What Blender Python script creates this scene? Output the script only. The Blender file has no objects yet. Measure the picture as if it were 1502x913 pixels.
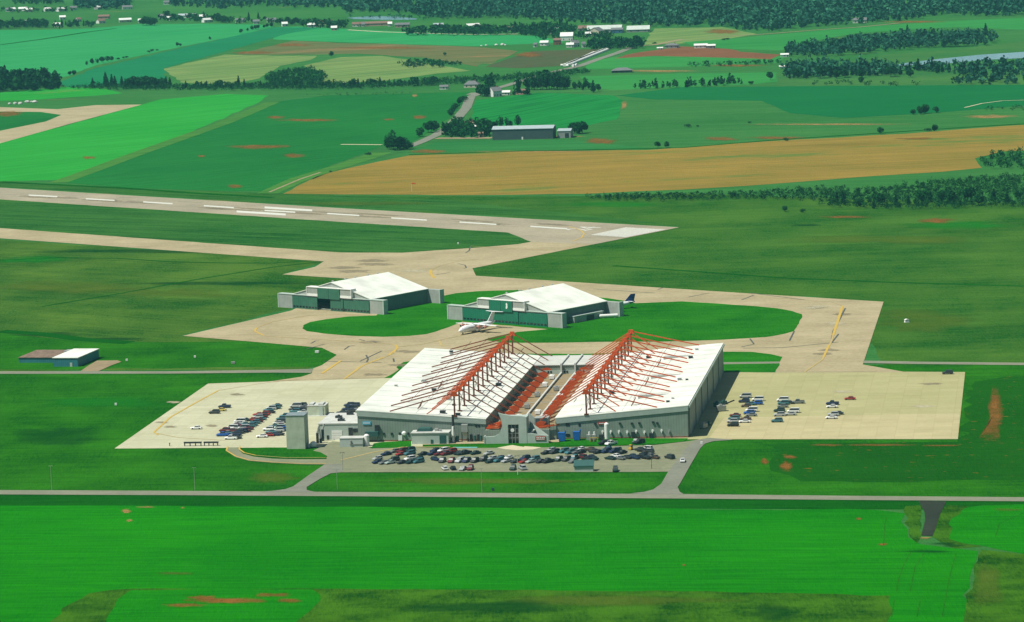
import bpy, bmesh, math, random
import numpy as np
from mathutils import Vector, Matrix
random.seed(7); rng = np.random.default_rng(7)
D = bpy.data; scene = bpy.context.scene; COL = scene.collection
R = math.radians

# ---------------------------------------------------------------- camera
W0, H0 = 1502.0, 913.0                 # the photograph's own pixel size
FPX, PITCH, ROLL, ALT = 5530.3, R(7.51708), R(-2.09608), 255.75
fwd = Vector((0, math.cos(PITCH), -math.sin(PITCH)))
r0 = Vector((1, 0, 0)); u0 = r0.cross(fwd)
cr, sr = math.cos(ROLL), math.sin(ROLL)
CR = cr*r0 + sr*u0; CU = -sr*r0 + cr*u0
CAM = Vector((0, 0, ALT))
cd = D.cameras.new('camera'); cam = D.objects.new('camera', cd); COL.objects.link(cam)
cam.matrix_world = Matrix(((CR.x, CU.x, -fwd.x, 0), (CR.y, CU.y, -fwd.y, 0), (CR.z, CU.z, -fwd.z, ALT), (0, 0, 0, 1)))
cd.sensor_width = 36; cd.lens = FPX/W0*36; cd.clip_start = 5; cd.clip_end = 60000
scene.camera = cam

# ---------------------------------------------------------------- light
SUN = Vector((-7.3, -2.6, 13.5)).normalized()
elev = math.asin(SUN.z); az = math.atan2(SUN.x, SUN.y)
w = D.worlds.new('World'); scene.world = w; w.use_nodes = True
nt = w.node_tree; bg = nt.nodes['Background']; sky = nt.nodes.new('ShaderNodeTexSky')
sky.sky_type = 'NISHITA'; sky.sun_disc = False; sky.sun_elevation = elev; sky.sun_rotation = az
nt.links.new(sky.outputs[0], bg.inputs[0]); bg.inputs[1].default_value = 0.052
sl = D.lights.new('sun', 'SUN'); sl.energy = 5.0; sl.angle = R(.53); sl.color = (1, .965, .85)
so = D.objects.new('sun', sl); COL.objects.link(so); so.rotation_euler = SUN.to_track_quat('Z', 'Y').to_euler()
vs = scene.view_settings; vs.view_transform = 'Standard'; vs.look = 'None'; vs.exposure = 0.22; vs.gamma = 1
scene.cycles.max_bounces = 6; scene.cycles.volume_bounces = 0; scene.cycles.transparent_max_bounces = 12

# ---------------------------------------------------------------- helpers
def ray(x, y): return fwd*FPX + CR*(x-W0/2) + CU*(H0/2-y)
def G(x, y, z=0.0):
    d = ray(x, y); return CAM + d*((z-ALT)/d.z)
def wall_pt(x, y, o, dr):                       # pixel -> (along, z) on the vertical plane through o along dr
    r = ray(x, y); n = Vector((-dr.y, dr.x, 0)); t = ((Vector((o.x, o.y, 0))-CAM).dot(n))/r.dot(n)
    X = CAM + r*t; return (X.x-o.x)*dr.x+(X.y-o.y)*dr.y, X.z
def link(o, parent=None):
    COL.objects.link(o)
    if parent: o.parent = parent
    return o
def tag(o, label=None, cat=None, group=None, kind=None):
    if label: o['label'] = label
    if cat: o['category'] = cat
    if group: o['group'] = group
    if kind: o['kind'] = kind
    return o
def thing(name, label, cat, loc=(0, 0, 0), rz=0, group=None):
    o = D.objects.new(name, None); o.empty_display_size = 1; link(o); o.location = loc; o.rotation_euler = (0, 0, rz)
    return tag(o, label, cat, group)
def copy_tree(o, parent=None):
    c = o.copy(); COL.objects.link(c)
    if parent: c.parent = parent
    for ch in list(o.children): copy_tree(ch, c)
    return c
class MB:
    def __init__(s): s.v = []; s.f = []
    def poly(s, pts, faces):
        b = len(s.v); s.v += [tuple(p) for p in pts]; s.f += [tuple(b+i for i in f) for f in faces]; return s
    def box(s, x0, x1, y0, y1, z0, z1):
        return s.poly([(x0,y0,z0),(x1,y0,z0),(x1,y1,z0),(x0,y1,z0),(x0,y0,z1),(x1,y0,z1),(x1,y1,z1),(x0,y1,z1)],
                      [(3,2,1,0),(4,5,6,7),(0,1,5,4),(1,2,6,5),(2,3,7,6),(3,0,4,7)])
    def prism(s, prof, axis, a0, a1):           # profile of 2-D points swept along an axis
        n = len(prof)
        def P(p, a): return {'y': (p[0], a, p[1]), 'x': (a, p[0], p[1]), 'z': (p[0], p[1], a)}[axis]
        pts = [P(p, a0) for p in prof]+[P(p, a1) for p in prof]
        return s.poly(pts, [tuple(range(n))[::-1], tuple(range(n, 2*n))]+[(i, (i+1) % n, n+(i+1) % n, n+i) for i in range(n)])
    def tube(s, p, q, r, r2=None, n=8, cap=True):
        p = Vector(p); q = Vector(q); d = (q-p).normalized(); a = d.orthogonal().normalized(); b = d.cross(a); r2 = r if r2 is None else r2
        pts = [p+(a*math.cos(t)+b*math.sin(t))*r for t in [2*math.pi*i/n for i in range(n)]]+[q+(a*math.cos(t)+b*math.sin(t))*r2 for t in [2*math.pi*i/n for i in range(n)]]
        f = [(i, (i+1) % n, n+(i+1) % n, n+i) for i in range(n)]
        if cap: f += [tuple(range(n))[::-1], tuple(range(n, 2*n))]
        return s.poly(pts, f)
    def loft(s, rings, cap=True):
        n = len(rings[0]); pts = [p for r in rings for p in r]; f = []
        for k in range(len(rings)-1):
            f += [(k*n+i, k*n+(i+1) % n, (k+1)*n+(i+1) % n, (k+1)*n+i) for i in range(n)]
        if cap: f += [tuple(range(n))[::-1], tuple(range((len(rings)-1)*n, len(rings)*n))]
        return s.poly(pts, f)
    def build(s, name, mat, parent=None, smooth=False):
        me = D.meshes.new(name); me.from_pydata(s.v, [], s.f)
        bm = bmesh.new(); bm.from_mesh(me); bmesh.ops.recalc_face_normals(bm, faces=bm.faces); bm.to_mesh(me); bm.free()
        if smooth: me.shade_smooth()
        me.materials.append(mat); return link(D.objects.new(name, me), parent)

# ---------------------------------------------------------------- materials
def s2l(c): return tuple(((v/255)/12.92 if v/255 <= .04045 else ((v/255+.055)/1.055)**2.4) for v in c)
MATS = {}
def newmat(name, rough=.8, spec=.3):
    m = D.materials.new(name); m.use_nodes = True; b = m.node_tree.nodes['Principled BSDF']
    b.inputs['Roughness'].default_value = rough; b.inputs['Specular IOR Level'].default_value = spec; return m, m.node_tree, b
def N(t, typ, **k):
    n = t.nodes.new(typ)
    for a, v in k.items(): setattr(n, a, v)
    return n
def coords(t, angle=0, scale=(1, 1, 1)):
    tc = N(t, 'ShaderNodeTexCoord'); mp = N(t, 'ShaderNodeMapping'); mp.vector_type = 'TEXTURE'
    mp.inputs['Rotation'].default_value = (0, 0, R(angle)); mp.inputs['Scale'].default_value = scale
    t.links.new(tc.outputs['Object'], mp.inputs[0]); return mp.outputs[0]
def noise(t, vec, scale, detail=3, rough=.55, lo=.35, hi=.65):
    n = N(t, 'ShaderNodeTexNoise'); n.inputs['Scale'].default_value = scale; n.inputs['Detail'].default_value = detail; n.inputs['Roughness'].default_value = rough
    t.links.new(vec, n.inputs['Vector']); mr = N(t, 'ShaderNodeMapRange'); mr.inputs[1].default_value = lo; mr.inputs[2].default_value = hi
    t.links.new(n.outputs[0], mr.inputs[0]); return mr.outputs[0]
def mix(t, fac, a, b, blend='MIX', amt=None):
    m = N(t, 'ShaderNodeMix', data_type='RGBA', blend_type=blend)
    for sock, v in ((m.inputs[0], fac), (m.inputs[6], a), (m.inputs[7], b)):
        if hasattr(v, 'links'): t.links.new(v, sock)
        elif isinstance(v, (int, float)): sock.default_value = v
        else: sock.default_value = (*v, 1)
    return m.outputs[2]
def math_(t, op, a, b=None):
    m = N(t, 'ShaderNodeMath', operation=op)
    for i, v in enumerate((a, b)):
        if v is None: continue
        if hasattr(v, 'links'): t.links.new(v, m.inputs[i])
        else: m.inputs[i].default_value = v
    return m.outputs[0]
def paint(name, col, rough=.55, var=.12, scale=.6, metal=0, ribs=None, spec=.4, dirt=None):
    """painted sheet, plaster or metal with weathering; ribs = (axis, spacing)"""
    if name in MATS: return MATS[name]
    m, t, b = newmat(name, rough, spec); b.inputs['Metallic'].default_value = metal
    v = coords(t); n1 = noise(t, v, scale, 4); n2 = noise(t, v, scale*.12, 3)
    d = tuple(c*(1-var*1.6) for c in col); c = mix(t, n1, d, col); c = mix(t, math_(t, 'MULTIPLY', n2, .5), c, tuple(x*(1-var) for x in (dirt or col)))
    if ribs:
        sp = N(t, 'ShaderNodeSeparateXYZ'); t.links.new(v, sp.inputs[0])
        s = math_(t, 'SINE', math_(t, 'MULTIPLY', sp.outputs[ribs[0]], 2*math.pi/ribs[1])); g = N(t, 'ShaderNodeMapRange'); t.links.new(s, g.inputs[0])
        g.inputs[1].default_value = -1; g.inputs[2].default_value = -.5; g.inputs[3].default_value = .82; g.inputs[4].default_value = 1
        c = mix(t, 1.0, c, g.outputs[0], 'MULTIPLY')
    t.links.new(c, b.inputs['Base Color']); MATS[name] = m; return m
def turf(name, a, b_, streak=None, dirt=None, dscale=.012, dcut=.62, patch=.010, fade=False, contrast=1.0, spots=None):
    """grass or crop: a/b_ the two tones, streak = (angle, spacing m, strength), dirt = (colour, amount)"""
    if name in MATS: return MATS[name]
    m, t, bs = newmat(name, 1, 0); v = coords(t)
    big = noise(t, v, patch, 5, .6, .36, .64); vd = coords(t, 0, (1, 3.5, 1)); mid = noise(t, vd, .09, 7, .76, .34, .66); fine = noise(t, coords(t, 0, (1, 6, 1)), .9, 4, .8, .3, .7)
    f = math_(t, 'ADD', math_(t, 'MULTIPLY', big, .42*contrast), math_(t, 'MULTIPLY', mid, .42)); f = math_(t, 'ADD', f, math_(t, 'MULTIPLY', math_(t, 'SUBTRACT', fine, .5), .75))
    col = mix(t, f, a, b_)
    col = mix(t, math_(t, 'MULTIPLY', math_(t, 'MULTIPLY', fine, mid), .45), col, tuple(x*.5 for x in a))
    if streak:
        sv = coords(t, streak[0], (streak[1]*12, streak[1], 1)); s = noise(t, sv, 1.0, 3, .6, .38, .62)
        col = mix(t, math_(t, 'MULTIPLY', s, streak[2]), col, tuple(x*.55 for x in a))
        sv2 = coords(t, streak[0], (streak[1]*9, streak[1]*.35, 1)); s2 = noise(t, sv2, 1.0, 2, .6, .4, .6)
        col = mix(t, math_(t, 'MULTIPLY', s2, streak[2]*.6), col, tuple(min(1, x*1.25) for x in b_))
    if dirt:
        sv = coords(t, streak[0] if streak else 0, (2.2, 1, 1)); dn = noise(t, sv, dscale, 6, .68, dcut, dcut+.07)
        col = mix(t, math_(t, 'MULTIPLY', dn, dirt[1]), col, dirt[0])
    if spots:
        dn = noise(t, coords(t, -8, (2, 1, 1)), .35, 2, .5, .66, .72); col = mix(t, math_(t, 'MULTIPLY', dn, spots[1]), col, spots[0])
    t.links.new(col, bs.inputs['Base Color'])
    bp = N(t, 'ShaderNodeBump'); bp.inputs['Strength'].default_value = .35; bp.inputs['Distance'].default_value = .5
    t.links.new(fine, bp.inputs['Height']); t.links.new(bp.outputs[0], bs.inputs['Normal'])
    if fade: add_fade(m, t, bs, v, .13 if fade is True else fade, .85 if fade is True else .65)
    MATS[name] = m; return m
def add_fade(m, t, bs, v, scale=.13, top=.85):
    at = N(t, 'ShaderNodeAttribute'); at.attribute_name = 'inner'; n = noise(t, coords(t, -8, (1.0, 1.6, 1)), scale, 6, .72, .30, .70); n2 = noise(t, coords(t, -8, (12, 1.5, 1)), scale*5, 3, .6, .3, .7)
    n = math_(t, 'ADD', math_(t, 'MULTIPLY', n, .65), math_(t, 'MULTIPLY', n2, .35))
    s = math_(t, 'ADD', math_(t, 'MULTIPLY', at.outputs['Fac'], 1.7), math_(t, 'SUBTRACT', math_(t, 'MULTIPLY', n, 1.8), 1.45))
    mr = N(t, 'ShaderNodeMapRange'); mr.inputs[1].default_value = 0; mr.inputs[2].default_value = 1.5; mr.inputs[4].default_value = top; t.links.new(s, mr.inputs[0])
    tr = N(t, 'ShaderNodeBsdfTransparent'); mx = N(t, 'ShaderNodeMixShader'); out = t.nodes['Material Output']
    t.links.new(mr.outputs[0], mx.inputs[0]); t.links.new(tr.outputs[0], mx.inputs[1]); t.links.new(bs.outputs[0], mx.inputs[2]); t.links.new(mx.outputs[0], out.inputs[0])
def paving(name, a, b_, angle=-8.1, slab=None, seam=(.25, .24, .2), fade=False, blotch=.02):
    if name in MATS: return MATS[name]
    m, t, bs = newmat(name, .9, .2); v = coords(t)
    f = math_(t, 'ADD', math_(t, 'MULTIPLY', noise(t, v, blotch, 5, .65), .6), math_(t, 'MULTIPLY', noise(t, v, .5, 3), .4))
    col = mix(t, f, a, b_)
    st = noise(t, coords(t, angle, (30, 3, 1)), 1.0, 3, .6, .45, .7); col = mix(t, math_(t, 'MULTIPLY', st, .35), col, tuple(x*.78 for x in a))
    if slab:
        br = N(t, 'ShaderNodeTexBrick'); br.offset = 0; br.inputs['Scale'].default_value = 1; br.inputs['Mortar Size'].default_value = .14; br.inputs['Mortar Smooth'].default_value = .4
        br.inputs['Brick Width'].default_value = slab; br.inputs['Row Height'].default_value = slab
        br.inputs['Color1'].default_value = (1, 1, 1, 1); br.inputs['Color2'].default_value = (.91, .91, .90, 1); br.inputs['Mortar'].default_value = (.84, .83, .80, 1)
        t.links.new(coords(t, angle), br.inputs['Vector']); col = mix(t, 1.0, col, br.outputs[0], 'MULTIPLY')
    t.links.new(col, bs.inputs['Base Color'])
    if fade: add_fade(m, t, bs, v, .3)
    MATS[name] = m; return m

# ---------------------------------------------------------------- flat sheets on the ground
ZS = .35          # height of one layer unit: paving lies a few centimetres above the turf
def tri_sheet(name, pts, z, mat, jitter=0, step=None, inner=False, wz=0):
    """pts: world points; edges are subdivided and roughened, surface triangulated"""
    z = z*ZS
    out = []
    n = len(pts)
    for i in range(n):
        p, q = Vector(pts[i]), Vector(pts[(i+1) % n]); L = (q-p).length; k = max(1, int(L/step)) if step else 1
        nrm = Vector((-(q-p).y, (q-p).x, 0)).normalized() if L else Vector((0, 0, 0))
        for j in range(k):
            a = p.lerp(q, j/k)
            if j: a = a + nrm*random.gauss(0, jitter)
            out.append((a.x, a.y, z))
    bm = bmesh.new(); vs_ = [bm.verts.new(p) for p in out]; f = bm.faces.new(vs_)
    if f.normal.z < 0: bmesh.ops.reverse_faces(bm, faces=[f])
    if inner:
        c = Vector((sum(p[0] for p in out)/len(out), sum(p[1] for p in out)/len(out), z))
        bmesh.ops.delete(bm, geom=[f], context='FACES_ONLY')
        rings = [vs_]
        for sc in (.72, .4):
            rings.append([bm.verts.new(c.lerp(Vector(p), sc)) for p in out])
        cv = bm.verts.new(c); M = len(out)
        for a_, b_ in zip(rings, rings[1:]):
            for i in range(M): bm.faces.new((a_[i], a_[(i+1) % M], b_[(i+1) % M], b_[i]))
        for i in range(M): bm.faces.new((rings[-1][i], rings[-1][(i+1) % M], cv))
    else:
        from mathutils.geometry import delaunay_2d_cdt
        cv_, _, cf_, _, _, _ = delaunay_2d_cdt([Vector((p[0], p[1])) for p in out], [], [list(range(len(out)))], 1, 1e-4)
        bm.clear(); nv_ = [bm.verts.new((p.x, p.y, z)) for p in cv_]
        for t_ in cf_: bm.faces.new([nv_[i] for i in t_])
    bm.normal_update()
    for f_ in bm.faces:
        if f_.normal.z < 0: f_.normal_flip()
    me = D.meshes.new(name); bm.to_mesh(me); bm.free()
    if inner:
        at = me.attributes.new('inner', 'FLOAT', 'POINT'); M = len(out)
        at.data.foreach_set('value', [0.0]*M+[.55]*M+[1.0]*M+[1.0])
    me.materials.append(mat); o = link(D.objects.new(name, me)); o['kind'] = 'structure'; return o
_z = [0.0]
def sheet(name, px, mat, z, jit=0, step=None, inner=False):
    return tri_sheet(name, [G(x, y, z) for x, y in px], z, mat, jit, step, inner)
def patch(name, cx, cy, rx, ry, mat, z, n=16, tilt=0):
    """irregular spot given by its middle and half sizes in photo pixels"""
    px = []
    for i in range(n):
        t = 2*math.pi*i/n; k = random.uniform(.7, 1.2); dx = rx*k*math.cos(t); dy = ry*k*math.sin(t)
        px.append((cx+dx, cy+dy+tilt*dx))
    return sheet(name, px, mat, z, inner=True)
def strip(name, px, wm, mat, z, closed=False):
    """ribbon of constant real width wm metres along a pixel polyline"""
    z = z*ZS; P = [G(x, y, z) for x, y in px]; L, Rr = [], []
    for i, p in enumerate(P):
        d = (P[min(i+1, len(P)-1)]-P[max(i-1, 0)]).normalized(); n = Vector((-d.y, d.x, 0))*wm/2
        L.append(p+n); Rr.append(p-n)
    mb = MB(); k = len(P); mb.poly(L+Rr, [(i, i+1, k+i+1, k+i) for i in range(k-1)])
    o = mb.build(name, mat); o['kind'] = 'structure'
    if o.data.polygons[0].normal.z < 0: o.data.flip_normals()
    return o

# ================================================================ THE SETTING
def A(r, g, b): return tuple(max(.0015, v/1.45) for v in s2l((r, g, b)))
GA = -8.1                                        # bearing of the apron and building grid
T_lawn   = turf('mown_grass', A(14,84,2), A(58,138,16), (GA, 5, .25), contrast=1.4, patch=.022)
T_isle   = turf('island_grass', A(16,100,8), A(56,144,24), (GA, 5, .25), contrast=1.4, patch=.022)
T_strip  = turf('verge_grass', A(10,80,4), A(30,114,10), (GA, 4, .3))
T_bright = turf('bright_crop', A(14,116,0), A(40,156,4), (GA-1, 3.2, .4), contrast=1.25, patch=.009)
T_rough  = turf('rough_pasture', A(8,68,2), A(78,132,24), (GA, 9, .12), patch=.055, contrast=1.7)
T_roughF = turf('rough_pasture_fading', A(22,84,18), A(92,124,34), (GA, 9, .2), patch=.018, contrast=1.5, fade=True)
T_air    = turf('airfield_grass', A(10,82,14), A(98,136,48), (-36, 14, .22), patch=.014, contrast=1.6)
T_airR   = turf('infield_grass', A(10,86,16), A(88,132,46), (-4, 14, .22), patch=.012, contrast=1.6)
T_inf    = turf('runway_grass', A(18,88,24), A(80,134,56), (-33, 9, .5), patch=.01)
T_base   = turf('countryside', A(42,114,50), A(84,144,72), (-5, 14, .3), patch=.004, dirt=(A(150,110,70), .35))
T_potato = turf('potato_rows', A(20,84,8), A(40,112,14), (GA, 3, .2), spots=(A(170,110,44), .45))
T_lime   = turf('lime_crop', A(40,158,52), A(64,182,68), (40, 10, .3), patch=.004, dirt=(A(150,135,80), .45), dscale=.006, dcut=.66)
T_deep   = turf('deep_green_crop', A(26,108,46), A(48,140,58), (38, 6, .35), patch=.005, dirt=(A(150,100,70), .6), dscale=.0065, dcut=.64)
T_tan    = turf('ripening_grain', A(128,122,50), A(184,150,72), (4, 14, .35), patch=.008, dirt=(A(84,128,56), .75), dscale=.007, dcut=.55)
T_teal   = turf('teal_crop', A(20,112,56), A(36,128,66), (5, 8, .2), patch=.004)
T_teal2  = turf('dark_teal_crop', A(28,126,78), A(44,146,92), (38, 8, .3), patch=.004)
T_far    = turf('hazy_green_crop', A(44,156,84), A(70,176,104), (38, 14, .35), patch=.003)  # blue of the distant haze mixed into this far crop's colour
T_mow    = turf('mown_stripes', A(22,126,56), A(44,154,68), (62, 16, .55), patch=.004)
T_straw  = turf('cut_hay', A(96,144,76), A(150,168,100), (40, 16, .6), patch=.004)
T_mix    = turf('stubble', A(86,118,66), A(140,122,80), (10, 16, .4), patch=.005, dirt=(A(170,128,90), .7), dscale=.004, dcut=.56)
T_plough = turf('ploughed_brown', A(70,98,60), A(108,98,68), (50, 7, .4), patch=.005)
T_red    = turf('red_earth', A(120,84,56), A(160,104,72), (5, 8, .2), patch=.01)
T_marsh  = turf('marsh_grass', A(40,112,56), A(92,140,66), (0, 10, .2), patch=.006, contrast=1.4)
S_soil   = turf('bare_soil', A(134,92,40), A(176,122,60), fade=True, patch=.05)
S_sand   = turf('pale_soil', A(170,140,84), A(205,165,105), fade=True, patch=.05)
S_olive  = turf('dry_grass_patch', A(84,122,34), A(116,138,44), fade=.02, patch=.05)
S_dark   = turf('dark_grass_patch', A(12,78,22), A(24,92,30), fade=.02, patch=.03)
S_lush   = turf('lush_grass_patch', A(24,138,24), A(44,150,36), fade=.02, patch=.03)
P_taxi = paving('taxiway_concrete', A(168,156,120), A(204,190,152), blotch=.035)
P_run  = paving('runway_concrete', A(158,150,128), A(194,184,158), angle=-36, blotch=.02)
P_aprL = paving('bright_apron', A(202,202,166), A(220,220,188), slab=7.6, blotch=.03)
P_aprR = paving('apron_slabs', A(182,180,128), A(198,194,144), slab=7.6, blotch=.02)
P_lot  = paving('worn_asphalt', A(128,134,106), A(156,158,128), blotch=.05)
P_road = paving('road_asphalt', A(132,136,116), A(154,156,134), blotch=.05)
P_lane = paving('grey_asphalt', A(128,132,118), A(150,152,136), blotch=.06)
P_dark = paving('fresh_asphalt', A(36,46,34), A(58,66,50), blotch=.05)
P_dirt = paving('gravel', A(150,134,104), A(178,160,126), blotch=.05)
P_kerb = paving('pale_concrete', A(214,204,170), A(232,222,190), blotch=.1)
M_white = paint('white_marking', (.60, .61, .54), .8, .08, 1)
M_yellow = paint('yellow_marking', A(226,190,84), .8, .12, 1)
M_yelf = paint('worn_yellow_marking', A(214,190,120), .8, .15, 1)
M_tar = paint('tar_seam', A(96,100,96), .7, .2, .3)
M_blue = paint('blue_marking', A(120,205,200), .8, .1, 1)

T_base2 = turf('meadow', A(40,118,56), A(66,142,72), (-5, 12, .3), patch=.006, contrast=1.4)
T_tan2 = turf('light_verge', A(60,128,50), A(96,150,64), (38, 8, .4), patch=.01)
g = 30000.0                                       # ground, one sheet to the horizon
ground = tri_sheet('ground', [(-g, -2000, 0), (g, -2000, 0), (g, g, 0), (-g, g, 0)], 0, T_base)

def F(mat, px, z, jit=1.2, step=25, name='field'): return sheet(name, px, mat, z, jit, step)
# far fields
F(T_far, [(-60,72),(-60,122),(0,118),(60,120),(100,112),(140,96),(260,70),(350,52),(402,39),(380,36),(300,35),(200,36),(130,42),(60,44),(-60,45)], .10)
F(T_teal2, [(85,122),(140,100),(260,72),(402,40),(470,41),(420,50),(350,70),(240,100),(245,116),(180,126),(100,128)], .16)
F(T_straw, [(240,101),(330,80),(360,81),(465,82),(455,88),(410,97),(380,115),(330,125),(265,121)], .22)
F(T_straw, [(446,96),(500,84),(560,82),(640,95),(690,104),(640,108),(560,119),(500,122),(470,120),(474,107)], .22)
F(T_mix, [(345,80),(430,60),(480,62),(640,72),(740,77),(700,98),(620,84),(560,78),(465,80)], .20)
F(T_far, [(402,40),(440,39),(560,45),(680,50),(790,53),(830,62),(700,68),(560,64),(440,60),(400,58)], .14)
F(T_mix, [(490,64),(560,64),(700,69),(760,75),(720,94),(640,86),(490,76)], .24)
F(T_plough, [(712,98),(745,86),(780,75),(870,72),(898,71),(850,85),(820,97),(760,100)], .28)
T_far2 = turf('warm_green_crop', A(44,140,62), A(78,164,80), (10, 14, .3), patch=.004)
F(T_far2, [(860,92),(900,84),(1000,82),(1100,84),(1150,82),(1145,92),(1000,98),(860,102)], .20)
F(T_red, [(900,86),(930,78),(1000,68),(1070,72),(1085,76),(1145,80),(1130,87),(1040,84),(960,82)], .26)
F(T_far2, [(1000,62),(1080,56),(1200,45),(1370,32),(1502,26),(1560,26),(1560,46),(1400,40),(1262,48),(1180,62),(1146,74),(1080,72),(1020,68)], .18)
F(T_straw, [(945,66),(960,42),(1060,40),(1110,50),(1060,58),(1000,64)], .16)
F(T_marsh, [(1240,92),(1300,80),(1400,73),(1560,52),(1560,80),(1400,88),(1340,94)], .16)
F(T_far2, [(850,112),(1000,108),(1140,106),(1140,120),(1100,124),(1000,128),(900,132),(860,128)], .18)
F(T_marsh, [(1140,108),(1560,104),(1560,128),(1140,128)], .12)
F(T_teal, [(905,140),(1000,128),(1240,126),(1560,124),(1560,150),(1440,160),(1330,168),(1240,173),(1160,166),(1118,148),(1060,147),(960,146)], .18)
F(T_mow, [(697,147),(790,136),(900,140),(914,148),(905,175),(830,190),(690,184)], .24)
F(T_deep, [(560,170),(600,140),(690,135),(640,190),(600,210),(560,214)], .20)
# the strips of the left middle distance
F(T_lime, [(-60,136),(0,136),(95,128),(150,130),(180,137),(60,146),(-60,150)], .16)
F(T_lime, [(-60,218),(0,210),(210,153),(235,146),(330,138),(395,140),(380,150),(300,185),(180,232),(85,264),(0,266),(-60,266)], .20)
F(T_deep, [(95,268),(200,226),(330,180),(400,150),(480,140),(690,135),(660,172),(620,200),(560,214),(480,246),(400,280),(320,280),(200,276)], .24)
F(T_lush if False else T_marsh, [(560,214),(600,215),(580,226),(520,240),(440,268),(385,282),(400,279),(480,246)], .30)
F(T_tan, [(415,284),(470,256),(560,236),(600,228),(760,222),(950,220),(1130,207),(1330,196),(1470,185),(1560,180),(1560,218),(1470,222),(1430,232),(1440,246),(1380,252),(1280,258),(1180,266),(1100,272),(1000,278),(860,284),(700,286),(500,285)], .30)
F(T_base2, [(600,224),(640,208),(700,206),(840,205),(900,212),(960,218),(760,221)], .26)
# airfield
F(T_airR, [(385,283),(500,287),(700,288),(860,288),(1000,284),(1560,300),(1560,545),(1300,545),(1240,440),(690,404),(700,392),(996,332),(500,304),(330,292)], .12, 2)
F(T_air, [(-60,348),(480,383),(414,402),(600,420),(430,452),(265,492),(470,510),(494,520),(450,542),(-60,544)], .12, 2)
F(T_inf, [(-60,262),(0,268),(200,277),(385,283),(640,292),(990,330),(500,304),(0,274),(-60,271)], .14, 1)
# near land
F(T_lawn, [(-60,492),(0,488),(120,500),(230,502),(380,500),(470,509),(496,520),(472,538),(-60,543)], .18, 2)
F(T_lawn, [(-60,546),(1560,533),(1560,738),(-60,726)], .14, 0, 200)
F(T_strip, [(-60,723),(1560,733),(1560,748),(-60,742)], .17, 0, 200)
F(T_bright, [(-60,741),(500,743),(1000,746),(1290,748),(1328,753),(1332,788),(1350,798),(1400,804),(1434,808),(1422,850),(1412,960),(-60,960)], .20, .8, 12)
F(T_rough, [(130,870),(160,865),(190,863),(465,863),(1000,867),(1306,873),(1300,960),(30,960),(90,892)], .26, .8, 8)
F(T_bright, [(192,865),(330,863),(458,864),(470,872),(455,895),(430,915),(150,935),(160,900),(172,878)], .32, .8, 8)
F(T_bright, [(1392,748),(1440,741),(1560,738),(1560,825),(1502,812),(1440,800),(1396,794),(1380,780)], .24, .8, 10)
F(T_rough, [(1440,806),(1560,822),(1560,960),(1410,960),(1418,880),(1428,830)], .26, .8, 8)
F(T_rough, [(1328,742),(1350,740),(1352,770),(1345,796),(1334,786)], .28, .8, 8)
F(T_rough, [(1388,740),(1420,742),(1396,760),(1392,790),(1440,801),(1400,804),(1366,786),(1376,756)], .28, .8, 8)
F(T_potato, [(1140,650),(1405,648),(1430,560),(1475,552),(1560,552),(1560,704),(1175,706),(1130,690)], .24, 1.5, 10)
for a in [(1153,683,14,10,S_soil),(1158,670,13,4,S_soil),(1122,676,7,7,S_soil),(1290,652,60,2,S_soil),(1215,652,30,2,S_soil),(1380,653,40,1.6,S_soil),
          (330,880,70,6,S_soil),(270,887,45,4,S_soil),(400,872,40,4,S_soil),(425,880,24,5,S_soil),(300,876,30,5,S_soil),(185,749,9,4,S_sand),(214,743,18,2,S_sand),(190,763,7,3,S_sand),(268,744,5,2,S_sand),
          (1260,760,7,2.5,S_soil),(1295,798,9,3,S_soil),(1003,828,4,2,S_soil),(1480,747,30,3,S_olive),(260,840,40,3,S_olive),
          (1372,323,32,5,S_soil),(1240,318,50,2,S_soil),(1140,202,60,3,S_soil),(1060,203,30,4,S_soil),(880,207,28,6,S_soil),(1345,203,40,2,S_soil),(1450,171,50,4,S_sand),(1220,182,160,1.6,S_sand),
          (630,222,38,4,S_soil),(780,222,120,1.6,S_sand),(915,154,6,8,S_sand),(820,200,60,1.5,S_sand),(405,172,18,3,S_soil),(450,176,60,3,S_soil),(130,231,14,3,S_soil),(345,273,16,3,S_soil),(295,229,8,2,S_soil),(380,215,60,4,S_soil),
          (615,172,14,4,S_soil),(608,140,6,3,S_sand),(570,175,12,2,S_soil),(430,228,20,4,S_soil),(25,167,34,5,S_soil),(60,163,20,3,S_soil),(1080,96,60,2,S_soil),(970,104,70,2,S_sand),(775,80,30,5,S_soil),
          (560,70,120,2.2,S_soil),(430,66,40,3,S_soil),(370,77,40,2.6,S_soil),(1060,46,40,5,S_soil),(1340,32,60,2,S_soil),(1400,68,40,2,S_dark),
          (300,240,0.1,0.1,S_soil)]:
    if a[2] > .5: patch('soil_patch' if a[4] in (S_soil, S_sand) else 'grass_patch', a[0], a[1], a[2], a[3], a[4], .36+random.random()*.03, 18)
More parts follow.
